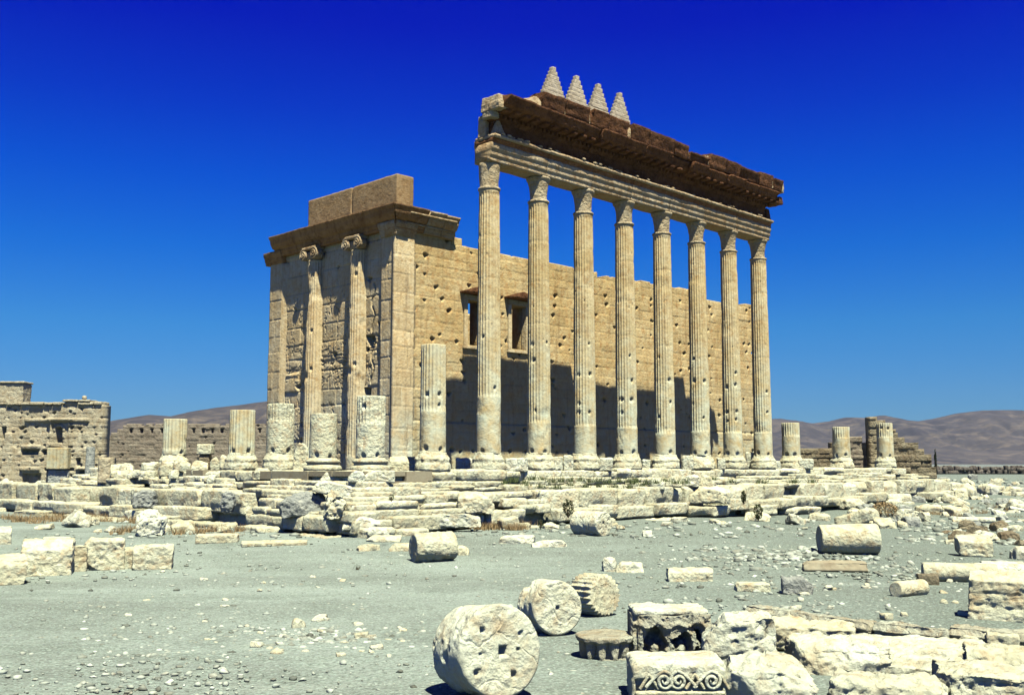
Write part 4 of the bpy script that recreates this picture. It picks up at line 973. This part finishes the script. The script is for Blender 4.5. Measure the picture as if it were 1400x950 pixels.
for a, b, c, d, dp, mt, rn, l in mid:
    place(B, 'stone block', l, a, b, c, d, dp, rnd=rn, mat=mt, amp=.035, chips=4, chipd=.28, yaw=.15)

# ------------------------------------------------------------------ foreground cluster at the right
def carved_arch_block():
    p = on_ground(920, 903); t = empty('carved_block', p); tag(t, 'deeply carved limestone block with dark arched hollows, upright behind the scroll capital', 'carved block')
    pxm = p[1]/1420.; w = 104*pxm; h = 62*pxm; d = 1.0
    xs = np.linspace(-w/2, w/2, 110); zs = np.linspace(0, h, 70); X, Z = np.meshgrid(xs, zs, indexing='ij')
    P = np.stack([X.ravel(), 0*X.ravel(), Z.ravel()], 1); F = .16*fbm(P, 3, 6, 5, .65).reshape(X.shape)
    for cx, hw, z1 in ((-.22*w, .14*w, .74*h), (.13*w, .12*w, .70*h), (.36*w, .07*w, .66*h)):
        wv = fbm(P*6, 1, 4, int(abs(cx)*99), .6).reshape(X.shape); a = ((X+.10*wv-cx)/hw); top = z1*(1-.35*a*a)+.12*wv
        inside = (np.abs(a) < 1) & (Z < top) & (Z > .06*h)
        F += (.34+.12*wv)*inside*(1-np.abs(a)**4)
        bulb = np.exp(-(((X-cx)/(hw*.55))**2 + ((Z-.27*h)/(.16*h))**2)**1.5); F -= .24*bulb*inside
    F -= .06*np.exp(-((Z-.80*h-.04*np.sin(X*18))/.05)**2)
    F += .10*(X < -.43*w)
    zt = h + .05*fbm(P*np.array([1, 1, 0]), 3, 3, 8).reshape(X.shape)
    Zr = Z/h*zt
    v, q, _ = slab(xs, zs, F, d+0*F, np.ones((109, 69), bool)); 
    Zt = np.concatenate([Zr.ravel(), Zr.ravel()]); v = v.copy(); v[:, 2] = Zt
    n = len(Zt)//2; v[n:, 1] += .08*fbm(v[n:], 2, 3, 3)
    obj('carved_face', mesh_np('carved_face', v, q), M_FURROW, t, (0, 0, -.04))
    vv, qq = rock(w*.98, .95, .12, 5, res=.05, rnd=.05, amp=.035, chips=3); obj('top_ledge', mesh_np('top_ledge', vv, qq), M_WHITE, t, (0, .52, h-.06))
carved_arch_block()
def leaf_capital():
    p = on_ground(831, 902); t = empty('leaf_capital', p); tag(t, 'low round capital fragment ringed with carved acanthus leaves, left of the hollowed block', 'capital')
    pxm = p[1]/1420.; r = 41*pxm; h = 33*pxm
    pr = [(.001, 0), (r*.86, 0), (r*.9, h*.25), (r*.9, h*.7), (r*1.0, h*.8), (r*1.02, h*.95), (r*.97, h), (.001, h)]
    v, q = lathe(pr, 220, .02, .015, 15)
    th = np.arctan2(v[:, 1], v[:, 0]); rr = np.hypot(v[:, 0], v[:, 1])+1e-6; m_ = (rr > r*.8)*(v[:, 2] < h*.82)*(v[:, 2] > .04)
    n = 12; ph = (th*n/(2*math.pi)) % 1 - .5; zz = v[:, 2]/h
    leaf = np.clip(1-(np.abs(ph)/(.42*np.sqrt(np.clip(zz, .05, 1))+.05))**3, -1, 1); rib = np.cos(ph*46)*.25
    v[:, :2] *= (1+(m_*(.10*leaf+.035*rib-.09))/rr*r)[:, None]
    obj('leaf_ring', mesh_np('leaf_ring', v, q), M_FURROW, t, (0, r*.6, -.03))
leaf_capital()
def scroll_capital():
    p = on_ground(930, 962); t = empty('scroll_capital', p); tag(t, 'pale capital with curling scroll relief on its front, cut by the bottom edge', 'capital')
    pxm = p[1]/1420.; w = 128*pxm; h = 58*pxm
    v, q = rock(w, .95, h, 91, res=.03, rnd=.09, amp=.035, chips=3, chipd=.12); rz = v[:, 2]/h; v[:, 1] += .085*sstep(.62, .56, rz)*sstep(.12, .18, rz)*(v[:, 1] < -.3)*(np.abs(v[:, 0]) < w*.46); obj('bell', mesh_np('bell', v, q), M_WHITE, t, (0, .47, -.03))
    for cx, sg in ((-.20*w, 1), (.02*w, -1), (.30*w, 1)):
        a = np.linspace(0, 3.6*math.pi, 60); rr = .13*(1-a/(a[-1]*1.1)); x0 = cx+sg*.05
        curl = np.stack([x0+sg*(rr*np.sin(a)), -.02-.03*(a/a[-1]), h*.52+rr*np.cos(a)], 1)
        tail = np.stack([np.linspace(x0-sg*.26, x0, 14), np.full(14, -.015), h*.52+.13-.22*(1-np.linspace(0, 1, 14))**1.4], 1)
        v, q = tube(np.concatenate([tail[:-1], curl]), .026, 8); obj('scroll', mesh_np('scroll', v, q), M_WHITE, t, (0, .015, 0))
    for cx in (-.32*w, -.09*w, .16*w, .42*w):
        pts = np.stack([cx+np.concatenate([np.linspace(-.13, 0, 8), np.linspace(.0, .13, 8)[1:]]), np.full(15, -.01), h*.34+.20*np.concatenate([np.linspace(0, 1, 8), np.linspace(1, 0, 8)[1:]])], 1)
        v, q = tube(pts, .024, 8); obj('leaf_point', mesh_np('leaf_point', v, q), M_PALE, t, (0, .015, 0))
    v, q = rock(w*.94, .06, .06, 12, res=.03, rnd=.02, amp=.01, chips=0); obj('bead_band', mesh_np('bead_band', v, q), M_PALE, t, (0, -.0, .12))
scroll_capital()
fg = [
 ('boulder', 'boulder', 'squarish worn block with a rough brown side between the hollowed block and the round boulder', 962, 1062, 836, 922, .8, M_WHITE, .15, .05, 0, .06),
 ('boulder', 'boulder', 'big round pale boulder cut by the bottom edge, right of the scroll capital', 988, 1117, 888, 970, .85, M_WHITE, .4, .07, 0, .05),
 ('stone_slab', 'slab', 'long pale slab sloping away behind the round boulder', 1050, 1160, 846, 892, .8, M_PALE, .1, .09, 0, .14),
 ('stone_slab', 'slab', 'broad pale slab with hollowed brown front edge right of the round boulder', 1086, 1215, 868, 925, .8, M_WHITE, .1, .08, 0, .12),
 ('stone_slab', 'slab', 'wide flat pale slab in the middle of the right foreground', 1160, 1345, 868, 912, .75, M_WHITE, .08, .09, 0, .12),
 ('stone_slab', 'slab', 'brown-edged slab under the right picture edge, behind the bottom slab', 1322, 1450, 882, 925, .7, M_PALE, .1, .11, .03, .12),
 ('stone_slab', 'slab', 'pale tapering slab wedged between the wide slab and the bottom slabs', 1190, 1330, 893, 930, .8, M_WHITE, .08, .10, 0, .16),
 ('stone_slab', 'slab', 'nearest long slab along the bottom edge with a dark shadowed front', 1138, 1290, 918, 972, .6, M_WHITE, .08, .08, 0, .10),
 ('stone_slab', 'slab', 'nearest slab in the bottom right corner of the picture', 1272, 1460, 906, 970, .65, M_WHITE, .08, .09, 0, .12),
 ('stone_block', 'stone block', 'small worn stone lying on the wide flat slab', 1308, 1340, 866, 886, .7, M_PALE, .3, .05, 0, .05),
 ('stone_block', 'stone block', 'small rough stone before the beam at the right picture edge', 1352, 1392, 862, 884, .6, M_PALE, .12, .06, 0, .1),
 ('stone_block', 'stone block', 'big block with wavy eroded strata at the right picture edge', 1332, 1460, 780, 850, .55, M_PALE, .05, .035, .05, .03),
]
for nm, cat, l, a, b, c, d, dp, mt, rn, am, stt, wp in fg:
    place(nm, cat, l, a, b, c, d, dp, rnd=rn, mat=mt, amp=am, chips=5, chipd=.3, strata=stt, res=.026, warp=wp)
def ridged_beam(label, ax, ay, bx, by, thick_px, seed):
    p = on_ground(ax, ay); p2 = on_ground(bx, by); d = p2-p; L_ = math.hypot(d[0], d[1]); h = thick_px*p[1]/1420
    v, q = rock(L_, h*1.5, h, seed, res=.035, rnd=.05, amp=.035, chips=3, chipd=.12, maxseg=90)
    n = (v[:, 2] > h*.1); g = .05*np.sin(v[:, 2]/h*9+.4*fbm(v, 1.5, 3, seed))*(np.abs(v[:, 1]) > h*.55); v[:, 1] += g*np.sign(-v[:, 1])
    gr = np.maximum(0, fbm(v*np.array([.5, 3, 4]), 1.2, 4, seed+2, .6)); v[:, 2] -= .10*gr*(v[:, 2] > h*.5); v[:, 1] += .10*gr*(v[:, 1] < 0)
    o = obj('ridged_beam', mesh_np('ridged_beam', v, q), M_FURROW, None, ((p[0]+p2[0])/2, (p[1]+p2[1])/2+h*.6, (p[2]+p2[2])/2-.03), (0, 0, math.atan2(d[1], d[0])))
    return tag(o, label, 'stone beam', 'ridged beams lying end to end at the right')
ridged_beam('leftmost ridged and furrowed beam, longest of the row behind the slabs', 1028, 842, 1198, 868, 16, 71)
ridged_beam('middle ridged beam with a brown rotted left end', 1204, 868, 1300, 880, 20, 72)
ridged_beam('rightmost ridged beam running out of the picture edge', 1306, 876, 1440, 888, 22, 73)

# ------------------------------------------------------------------ scattered stones: countable ones as things
R = np.random.RandomState(77)
def scatter(n, xr, yr, size, label, cat, group, mats, name, zf=None, flat=.6):
    for i in range(n):
        px = R.uniform(*xr); py = R.uniform(*yr); p = on_ground(px, py) if zf is None else on_site(px, py)
        s = R.uniform(*size)*(1 if R.rand() < .8 else 1.6); w = s*R.uniform(.8, 1.5); d = s*R.uniform(.6, 1.1); h = s*R.uniform(flat*.6, flat*1.3)
        v, q = rock(w, d, h, nseed(), res=max(.05, s/9), rnd=s*R.uniform(.03, .1), amp=s*.09, chips=R.randint(2, 6), chipd=.4, warp=.08, boulder=R.rand() < .6)
        v = roty_np(v, R.normal()*.18)
        o = obj(name, mesh_np(name, v, q), mats[R.randint(len(mats))], None, (p[0], p[1], p[2]-.06*s), (0, 0, R.uniform(0, 6.3)))
        tag(o, label, cat, group)
scatter(70, (1225, 1400), (655, 690), (.5, 1.2), 'pale rubble block strewn over the far field right of the stepped ruin wall', 'rubble block', 'rubble in the far right field', [M_PALE, M_PALE, M_GREYST, M_FURROW], 'rubble_block', flat=.7)
scatter(55, (1160, 1400), (688, 722), (.4, 1.1), 'pale rubble block strewn in the field between the podium end and the big drum', 'rubble block', 'rubble in the near right field', [M_PALE, M_WHITE, M_GREYST, M_PALE], 'rubble_block', flat=.6)
scatter(22, (1290, 1400), (722, 745), (.25, .8), 'small rubble stone on the dark gravel mound behind the cube-like block', 'rubble stone', 'rubble by the gravel mound', [M_PALE, M_BROWNW, M_WHITE], 'rubble_stone')
scatter(26, (1165, 1235), (645, 672), (.6, 1.3), 'rounded pale boulder heaped at the right end of the podium', 'rubble block', 'boulders at the podium end', [M_PALE, M_WHITE], 'rubble_block', flat=.9)
scatter(30, (0, 150), (662, 690), (.6, 1.4), 'pale rubble block heaped below the gate ruin on the far left', 'rubble block', 'rubble on the far left', [M_PALE, M_WHITE], 'rubble_block', flat=.7)
scatter(16, (150, 300), (644, 662), (.4, .9), 'pale rubble stone on the left end of the podium top', 'rubble stone', 'rubble on the podium end', [M_PALE, M_WHITE], 'rubble_stone', zf=2.75, flat=.7)
scatter(24, (60, 460), (712, 728), (.3, .9), 'low pale stone lying along the foot of the left podium steps', 'rubble stone', 'stones along the left podium foot', [M_PALE, M_WHITE], 'rubble_stone', flat=.5)
scatter(22, (640, 1120), (712, 724), (.25, .7), 'low pale stone lying along the foot of the long podium steps', 'rubble stone', 'stones along the long podium foot', [M_PALE, M_WHITE], 'rubble_stone', flat=.5)
scatter(30, (280, 560), (845, 900), (.10, .2), 'small pale loose stone on the open gravel left of the nearest drum', 'stone', 'loose stones on the open gravel', [M_PALE, M_WHITE], 'loose_stone', flat=.5)
scatter(12, (150, 560), (780, 850), (.12, .22), 'small pale loose stone on the open gravel in front of the podium', 'stone', 'loose stones before the podium', [M_PALE, M_WHITE], 'loose_stone', flat=.4)
scatter(24, (1080, 1330), (790, 850), (.12, .26), 'small pale loose stone on the grey ground behind the ridged beams', 'stone', 'loose stones behind the beams', [M_PALE, M_WHITE], 'loose_stone', flat=.6)

# pebbles, uncountable
def pebbles():
    t = (1+5**.5)/2; ico = np.array([(-1,t,0),(1,t,0),(-1,-t,0),(1,-t,0),(0,-1,t),(0,1,t),(0,-1,-t),(0,1,-t),(t,0,-1),(t,0,1),(-t,0,-1),(-t,0,1)], float); ico /= np.linalg.norm(ico[0])
    tri = np.array([(0,11,5),(0,5,1),(0,1,7),(0,7,10),(0,10,11),(1,5,9),(5,11,4),(11,10,2),(10,7,6),(7,1,8),(3,9,4),(3,4,2),(3,2,6),(3,6,8),(3,8,9),(4,9,5),(2,4,11),(6,2,10),(8,6,7),(9,8,1)])
    Rn = np.random.RandomState(5); X = []; Y = []; Sz = []
    def add(n, xr, yr, s0, s1, gauss=False):
        px = Rn.uniform(*xr, n) if not gauss else Rn.normal(np.mean(xr), (xr[1]-xr[0])/3.2, n)
        py = Rn.uniform(*yr, n) if not gauss else Rn.normal(np.mean(yr), (yr[1]-yr[0])/3.2, n)
        for a, b in zip(px, py):
            p = on_ground(a, b); X.append(p[0]); Y.append(p[1]); Sz.append(s0+(s1-s0)*Rn.rand()**3)
    add(2000, (-60, 1460), (745, 960), .012, .075); add(1100, (-60, 1460), (725, 800), .02, .10)
    add(650, (940, 1180), (750, 772), .03, .17, True); add(300, (1130, 1330), (770, 790), .03, .13, True)
    add(300, (330, 520), (860, 885), .03, .10, True); add(500, (1230, 1400), (705, 745), .06, .25); add(900, (1200, 1400), (655, 700), .1, .4)
    add(350, (880, 1250), (760, 860), .03, .12); add(400, (100, 330), (820, 950), .02, .08)
    add(800, (150, 1200), (712, 735), .04, .22)
    X, Y, Sz = map(np.array, (X, Y, Sz)); n = len(X)
    v = ico[None]*(1+Rn.uniform(-.5, .5, (n, 12, 1)))*Sz[:, None, None]*np.stack([Rn.uniform(.7, 1.3, n), Rn.uniform(.7, 1.3, n), Rn.uniform(.35, .7, n)], 1)[:, None]
    v[:, :, 0] += X[:, None]; v[:, :, 1] += Y[:, None]; v[:, :, 2] += (ground(X, Y)+Sz*.15)[:, None]
    T_ = (tri[None]+12*np.arange(n)[:, None, None]).reshape(-1, 3)
    o = obj('pebbles', mesh_np('pebbles', v.reshape(-1, 3), None, np.repeat(np.clip(Rn.normal(size=n)*2.4-.8, -5, 3), 12), False, T_), M_WHITE2)
    tag(o, 'pale pebbles and stone chips scattered over the gravel court', 'pebbles', kind='stuff')
M_WHITE2 = stone('pebble_stone', (.46, .52, .41), (.28, .31, .24), (.19, .18, .13), bump=.2, speck=.2, vary=0)
pebbles()

# ------------------------------------------------------------------ gate ruin on the far left
def gate():
    Y0 = 108.; x1 = (136-700)/1420*Y0; W = 20.; zb = float(ground(-45, Y0))-.3
    H = (633.2-553)/1420*Y0+EYE-zb
    t = empty('gate_ruin', (x1-W, Y0, zb)); tag(t, 'pale ruined gate building with an arched niche and fluted pilaster block, on the far left', 'ruined building')
    xs, zs, X, Z, F, T, CX, TZ = ashlar(W, H, .09, 41, ch=(.42, .6), bl=(.6, 1.2), holes=.5, hs=.11, off=.03, groove=.035, erode=.05)
    m = lambda px: (px-700)/1420*Y0-(x1-W); hz = lambda py: (633.2-py)/1420*Y0+EYE-zb
    box = lambda a, b, c, d: (X > m(a)) & (X < m(b)) & (Z > hz(d)) & (Z < hz(c))
    F -= .35*(box(66, 68, 575, 610) | box(91, 93, 575, 610)) + .25*box(30, 118, 572, 576) + .3*box(62, 96, 571, 575)
    F -= .22*box(97, 137, 560, 660)*0 ; F -= .3*box(2, 16, 592, 660)
    arch_ = (np.abs(X-m(77.5)) < .36) & (Z < hz(588)) & (Z > hz(605)) | ((np.hypot(X-m(77.5), Z-hz(588)) < .36))
    F += .9*arch_; F -= .12*((np.hypot(X-m(77.5), Z-hz(588)) < .62) & ~arch_ & (Z > hz(589)))
    F += .8*box(28, 50, 614, 622) + .5*box(56, 64, 614, 622) + .8*(box(30, 55, 647, 665)) + .6*box(102, 108, 626, 636) + .7*box(107, 117, 643, 648) + .8*box(-2, 4, 583, 600)
    F -= .25*box(27, 52, 609, 613) + .3*box(27, 52, 639, 643)+.25*box(104, 119, 638, 642)
    F += .4*box(60, 100, 640, 643)
    topz = np.where(X < m(82), H-.0, hz(547)+.0*X); topz = np.where(X > m(82), hz(546), hz(550))
    xs2, zs2 = xs, np.concatenate([zs]); 
    v, q, tt = slab(xs, zs, F, 2.2+0*F, np.ones((len(xs)-1, len(zs)-1), bool), T); obj('wall', mesh_np('wall', v, q, tt), M_FORT, t)
    for a, b, c, d, nm in ((-160, 81, 550, 553.4, 'cornice'), (81, 137, 546, 549, 'cornice'), (83, 136, 549, 553.4, 'upper_course')):
        Rg = np.random.RandomState(int(a+300)); xx = m(a)
        while xx < m(b)-.2:
            w = min(Rg.uniform(.8, 2.2), m(b)-xx); hh = (hz(c)-hz(d)+.03)*Rg.uniform(.75, 1.25)
            if Rg.rand() > .12:
                v, q = rock(w-.03, (2.5 if nm == 'cornice' else 2.1)+Rg.uniform(-.2, .2), hh, int(xx*50+900), res=.12, rnd=.05, amp=.06, chips=4, chipd=.3)
                obj(nm, mesh_np(nm, v, q), M_FORT, t, (xx+w/2, .95, hz(d)-.015))
            xx += w
    w = m(22)-m(-60); v, q = rock(w, 2, hz(523)-hz(550), 9, res=.12, rnd=.05, amp=.07, chips=0, maxseg=60, strata=.05); obj('upper_wall', mesh_np('upper_wall', v, q), M_FORT, t, (m(-60)+w/2, 1.4, hz(550)))
    w = m(23.5)-m(-60); v, q = rock(w, 2.3, .22, 10, res=.12, rnd=.05, amp=.04, chips=0, maxseg=60); obj('cornice', mesh_np('cornice', v, q), M_FORT, t, (m(-60)+w/2, 1.4, hz(523)))
    v, q = rock(.5, .5, .5, 10, res=.08, rnd=.2, amp=.05); obj('finial_stone', mesh_np('finial_stone', v, q), M_FORT, t, (m(105), .9, hz(546)))
    # fluted pilaster block and round shaft before the wall
    w = m(95)-m(66); hh = hz(612)-hz(641); v, q = rock(w, .8, hh, 18, res=.07, rnd=.04, amp=.03, chips=1); v[:, 1] += .05*np.abs(np.sin(v[:, 0]/w*math.pi*6))*(v[:, 1] < -.2)
    obj('fluted_block', mesh_np('fluted_block', v, q), M_OCHRE, t, ((m(95)+m(66))/2, -.35, hz(641)))
    v, q = rock(w*.96, .4, hz(642)-hz(662), 19, res=.1, rnd=.04, amp=.04); obj('door_infill', mesh_np('door_infill', v, q), M_GREYST, t, ((m(95)+m(66))/2, -.15, hz(662)))
    hh = hz(611)-hz(662); obj('engaged_shaft', mesh_np('engaged_shaft', *lathe(col_profile(hh, .48, .42), 48, .2, .03, 7)), M_GREYST, t, (m(124.5), -.5, hz(662)))
    v, q, tt = slab(*[np.linspace(0, 1.4, 12), np.linspace(0, hz(625), 40)], np.zeros((12, 40)), np.ones((12, 40)), np.ones((11, 39), bool)); obj('low_pier', mesh_np('low_pier', v, q), M_FORT, t, (m(133), .2, 0))
gate()
def enclosure():
    Y0 = 128.; xa = (128-700)/1420*Y0; xb = (395-700)/1420*Y0; W = xb-xa; zb = float(ground(-40, Y0))-.3
    hz = lambda py: (633.2-py)/1420*Y0+EYE-zb; m = lambda px: (px-700)/1420*Y0-xa
    t = empty('enclosure_wall', (xa, Y0, zb)); tag(t, 'long mauve-brown enclosure wall with a row of dark beam slots, behind the left stubs', 'wall')
    H = hz(579); xs, zs, X, Z, F, T, CX, TZ = ashlar(W, H, .11, 43, ch=(.4, .5), bl=(.5, 1.1), holes=.1, hs=.1, off=.03, groove=.05)
    for px in list(np.arange(176, 222, 14.2)) + list(np.arange(262, 395, 13.0)):
        F += .6*((np.abs(X-m(px)) < .14+.08*(Z > hz(587))) & (Z > hz(591.5)) & (Z < hz(585.5)))
    top = np.interp(CX, [m(128), m(140), m(150), m(158), m(165), m(400)], [hz(602), hz(599), hz(594), hz(586), hz(580.5), hz(580.5)]) - .25*(np.sin(CX*3.7) > .2)*(np.sin(CX*1.3) > -.2)
    mask = (TZ <= top+.2)[:-1, :-1]
    v, q, tt = slab(xs, zs, F, 1.6+0*F, mask, T); obj('wall_face', mesh_np('wall_face', v, q, tt), M_FAR, t)
    t2 = place('stone_block', 'stone block', 'low pale pier at the left end of the long enclosure wall', 134, 150, 625, 660, .5, 1.0, mat=M_FORT)
enclosure()
# ------------------------------------------------------------------ ruined walls behind the right end of the podium
def ruin_wall(name, label, px0, px1, tops, ybase, Y0, seed, mat, thick=1.2, ch=(.4, .6), bl=(.5, 1.1), cat='ruined wall'):
    xa = (px0-700)/1420*Y0; xb = (px1-700)/1420*Y0; zb = float(ground((xa+xb)/2, Y0))-.3
    m = lambda px: (px-700)/1420*Y0-xa; hz = lambda py: (633.2-py)/1420*Y0+EYE-zb
    H = hz(min(p[1] for p in tops)); W = xb-xa
    t = empty(name, (xa, Y0, zb)); tag(t, label, cat)
    xs, zs, X, Z, F, T, CX, TZ = ashlar(W, H+.1, .08, seed, ch=ch, bl=bl, off=.06, groove=.12, holes=.1, hs=.1, amp=.04, erode=.08)
    top = np.interp(CX, [m(p[0]) for p in tops], [hz(p[1]) for p in tops]); mask = (TZ <= top+.12)[:-1, :-1] & (Z[:-1, :-1] < H+.2)
    v, q, tt = slab(xs, zs, F, thick+.08*fbm(np.stack([X.ravel(), X.ravel()*0, Z.ravel()], 1), 1, 3, seed).reshape(X.shape), mask, T); obj('wall_face', mesh_np('wall_face', v, q, tt), mat, t)
    return t
ruin_wall('ruined_wall', 'low grey-brown ruined wall seen between the first two right-hand stubs', 1090, 1146, [(1090, 608), (1120, 607), (1146, 606)], 645, 98, 51, M_BROWNW)
ruin_wall('ruined_wall', 'pale grey ruined wall stepping down to the right, left of the tall brown pier', 1158, 1198, [(1158, 596), (1166, 592), (1174, 593), (1182, 604), (1198, 620)], 645, 96, 52, M_FAR)
ruin_wall('ruined_pier', 'tall narrow brown pier of rough blocks behind the rightmost stub', 1192, 1214, [(1192, 571), (1205, 571), (1214, 580)], 645, 95, 53, M_BROWNW, ch=(.5, .8), bl=(.7, 1.0), cat='ruined pier')
ruin_wall('ruined_wall', 'stepped brown masonry wall descending to the right of the rightmost stub', 1221, 1281, [(1221, 588), (1228, 588), (1236, 597), (1246, 604), (1258, 612), (1270, 621), (1276, 634), (1281, 640)], 652, 93, 54, M_BROWNW)
# far dark low wall and oasis edge
def far_wall():
    Y0 = 230.; t = None; Rn = np.random.RandomState(3); parts = []
    for px in np.arange(1276, 1500, 2.4):
        for lay in range(2):
            w = Rn.uniform(.5, 1.2); v, q = rock(w, 1.2, Rn.uniform(.6, 1.2), 3300+int(px*10)+lay, res=.3, rnd=.15, amp=.1, chips=2)
            x = (px+Rn.uniform(-1, 1)-700)/1420*Y0; v[:, 0] += x; v[:, 1] += Y0+Rn.uniform(-.8, .8); v[:, 2] += 1.0+lay*.75; parts.append((v, q, Rn.normal()))
    tag(obj('field_wall', mesh_np('field_wall', *join_np(parts)), M_FWALL), 'dark brown low rubble wall crossing the plain at the far right', 'wall')
M_FWALL = stone('dark_field_stone', (.105, .095, .075), (.065, .055, .045), (.2, .18, .14), bump=.4, speck=.3, vary=0)
far_wall()

# ------------------------------------------------------------------ plants
def leaves(n, rx, ry, rz, s, seed, zc=None, shell=.5):
    Rn = np.random.RandomState(seed); d = Rn.normal(size=(n, 3)); d /= np.linalg.norm(d, axis=1, keepdims=True)
    r = (shell+(1-shell)*Rn.rand(n))**.6; c = d*r[:, None]*np.array([rx, ry, rz]); c[:, 2] += rz if zc is None else zc
    a = Rn.normal(size=(n, 3)); a /= np.linalg.norm(a, axis=1, keepdims=True); b = np.cross(a, Rn.normal(size=(n, 3))); b /= np.linalg.norm(b, axis=1, keepdims=True)
    sz = s*Rn.uniform(.6, 1.4, n)[:, None]
    v = np.stack([c-a*sz, c+b*sz*.5, c+a*sz, c-b*sz*.5], 1).reshape(-1, 3); return v, np.arange(n*4).reshape(n, 4)
def bush(name, label, px, py, hpx, wpx, seed, z=None, cat='shrub', mat=None, dens=260, group=None):
    p = on_ground(px, py) if z is None else on_z(px, py, z); k = p[1]/1420; h = hpx*k; w = wpx*k
    t = empty(name, p); tag(t, label, cat, group)
    v, q = leaves(dens, w/2, w/2, h/2, h*.07, seed); obj('foliage', mesh_np('foliage', v, q, smooth=False), mat or M_BUSH, t)
    Rn = np.random.RandomState(seed); ps = []
    for i in range(5):
        e = np.array([Rn.normal()*w*.25, Rn.normal()*w*.25, h*Rn.uniform(.6, .95)]); l = np.linspace(0, 1, 5)[:, None]
        v, q = tube(l*e+np.array([0, 0, -.05])+np.array([1e-3, 0, 0])*l, .012+.01*h*(1-l[:, 0]), 5); ps.append((v, q, 0))
    v, q, _ = join_np(ps); obj('stem', mesh_np('stem', v, q), M_TWIG, t)
bush('shrub', 'dark green shrub growing from the lower step, left above the holed drum', 777, 706, 24, 15, 1, 1.05)
bush('shrub', 'thin dark twiggy shrub on the lower steps below the eighth tall column', 1017, 688, 18, 7, 2, 1.3)
bush('shrub', 'dense dark shrub on the undercut lower step at the right', 1037, 710, 22, 13, 3, .3)
bush('shrub', 'small green shrub at the podium foot below the second tall column', 739, 722, 12, 8, 4, .5)
bush('shrub', 'small dark shrub in the stepped corner, right of the leaning slab', 535, 684, 9, 8, 5, 2.0)
bush('shrub', 'low green shrub on the corner steps left of the bulging block', 574, 691, 6, 14, 6, 1.75)
bush('weed', 'tiny dark weed on the open gravel in front of the podium corner', 488, 779, 8, 11, 7, cat='weed', dens=120)
bush('weed', 'tiny dark weed alone on the near gravel at the left', 316, 866, 6, 7, 8, cat='weed', dens=90)
bush('dry_bush', 'dry straw-coloured bush in the rubble right of the podium end', 1210, 706, 20, 36, 9, mat=M_DRY, cat='dry bush', dens=900)
cy = empty('cypress_tree', at_y(1279.5, 641, 150)); tag(cy, 'thin black-looking cypress standing on the plain just right of the stepped brown wall', 'tree')
cy.location.z = float(ground(0, 150))
v, q = leaves(420, .17, .17, 2.0, .10, 20, zc=2.3); obj('crown', mesh_np('crown', v, q, smooth=False), M_CYP, cy)
v, q = tube(np.array([[0, 0, 0], [.01, 0, 1.], [0.02, 0, 2.5], [.02, 0, 4]], float), np.array([.12, .1, .07, .03]), 8); obj('trunk', mesh_np('trunk', v, q), M_TWIG, cy)
def grass_patch(name, pts, label, mat, z=None, blade=.12, n=60, kind='stuff'):
    Rn = np.random.RandomState(len(pts)+n); vs = []
    for (px, py, wpx, zz) in pts:
        p0 = on_ground(px, py) if zz is None else on_z(px, py, zz); k = p0[1]/1420
        m_ = n; x = p0[0]+Rn.normal(size=m_)*wpx*k*.4; y = p0[1]+Rn.normal(size=m_)*.18; h = blade*Rn.uniform(.5, 1.4, m_); a = Rn.uniform(0, 6.3, m_); w = .015; ln = Rn.normal(size=(m_, 2))*.5*h[:, None]
        b0 = np.stack([x-w*np.cos(a), y-w*np.sin(a), np.full(m_, p0[2]-.03)], 1); b1 = np.stack([x+w*np.cos(a), y+w*np.sin(a), np.full(m_, p0[2]-.03)], 1); tp = np.stack([x+ln[:, 0], y+ln[:, 1], p0[2]+h], 1)
        vs.append(np.stack([b0, b1, tp], 1).reshape(-1, 3))
    v = np.concatenate(vs); o = obj(name, mesh_np(name, v, None, None, False, np.arange(len(v)).reshape(-1, 3)), mat)
    return tag(o, label, 'grass', kind=kind)
Rn = np.random.RandomState(6)
g1 = [(px, 657+Rn.uniform(-2, 4), 8, 2.6) for px in list(range(690, 940, 13))+[975, 1000, 1040, 1085, 1110, 700, 728, 865, 868]] + [(px, 664+Rn.uniform(-2, 3), 8, 2.35) for px in range(720, 900, 20)]
grass_patch('grass', g1, 'small green grass tufts rooted in the upper podium joints', M_TUFT, blade=.22, n=40)
g2 = [(px, 707+Rn.uniform(-1, 8), 16, None) for px in range(10, 200, 8)] + [(px, 720+Rn.uniform(0, 5), 14, None) for px in range(655, 720, 8)] + [(px, 728+Rn.uniform(-2, 4), 12, None) for px in range(160, 330, 14)] + [(px, 700+Rn.uniform(-6, 12), 14, None) for px in range(1200, 1400, 16)]
grass_patch('dry_grass', g2, 'dry brown grass along the podium foot and in the rubble', M_DRY, blade=.28, n=120)
# ------------------------------------------------------------------ thin desert haze round the whole place
M_HAZE = bpy.data.materials.new('haze_air'); M_HAZE.use_nodes = True; nh = M_HAZE.node_tree; nh.nodes.clear()
oh = nh.nodes.new('ShaderNodeOutputMaterial'); pv = nh.nodes.new('ShaderNodeVolumePrincipled'); nh.links.new(pv.outputs[0], oh.inputs['Volume'])
pv.inputs['Color'].default_value = (.30, .55, 1, 1); pv.inputs['Density'].default_value = .000035; pv.inputs['Anisotropy'].default_value = .0
zt_ = max(v.co.z for o in bpy.data.objects if o.name.startswith('hills') for v in o.data.vertices) + 12
tag(obj('haze', crisp(19000, 12200, zt_+1.5, .2), M_HAZE, None, (0, 5800, (zt_-1.5)/2)), None, None, kind='stuff')
print('OBJECTS', len(bpy.data.objects), 'VERTS', sum(len(m.vertices) for m in bpy.data.meshes))
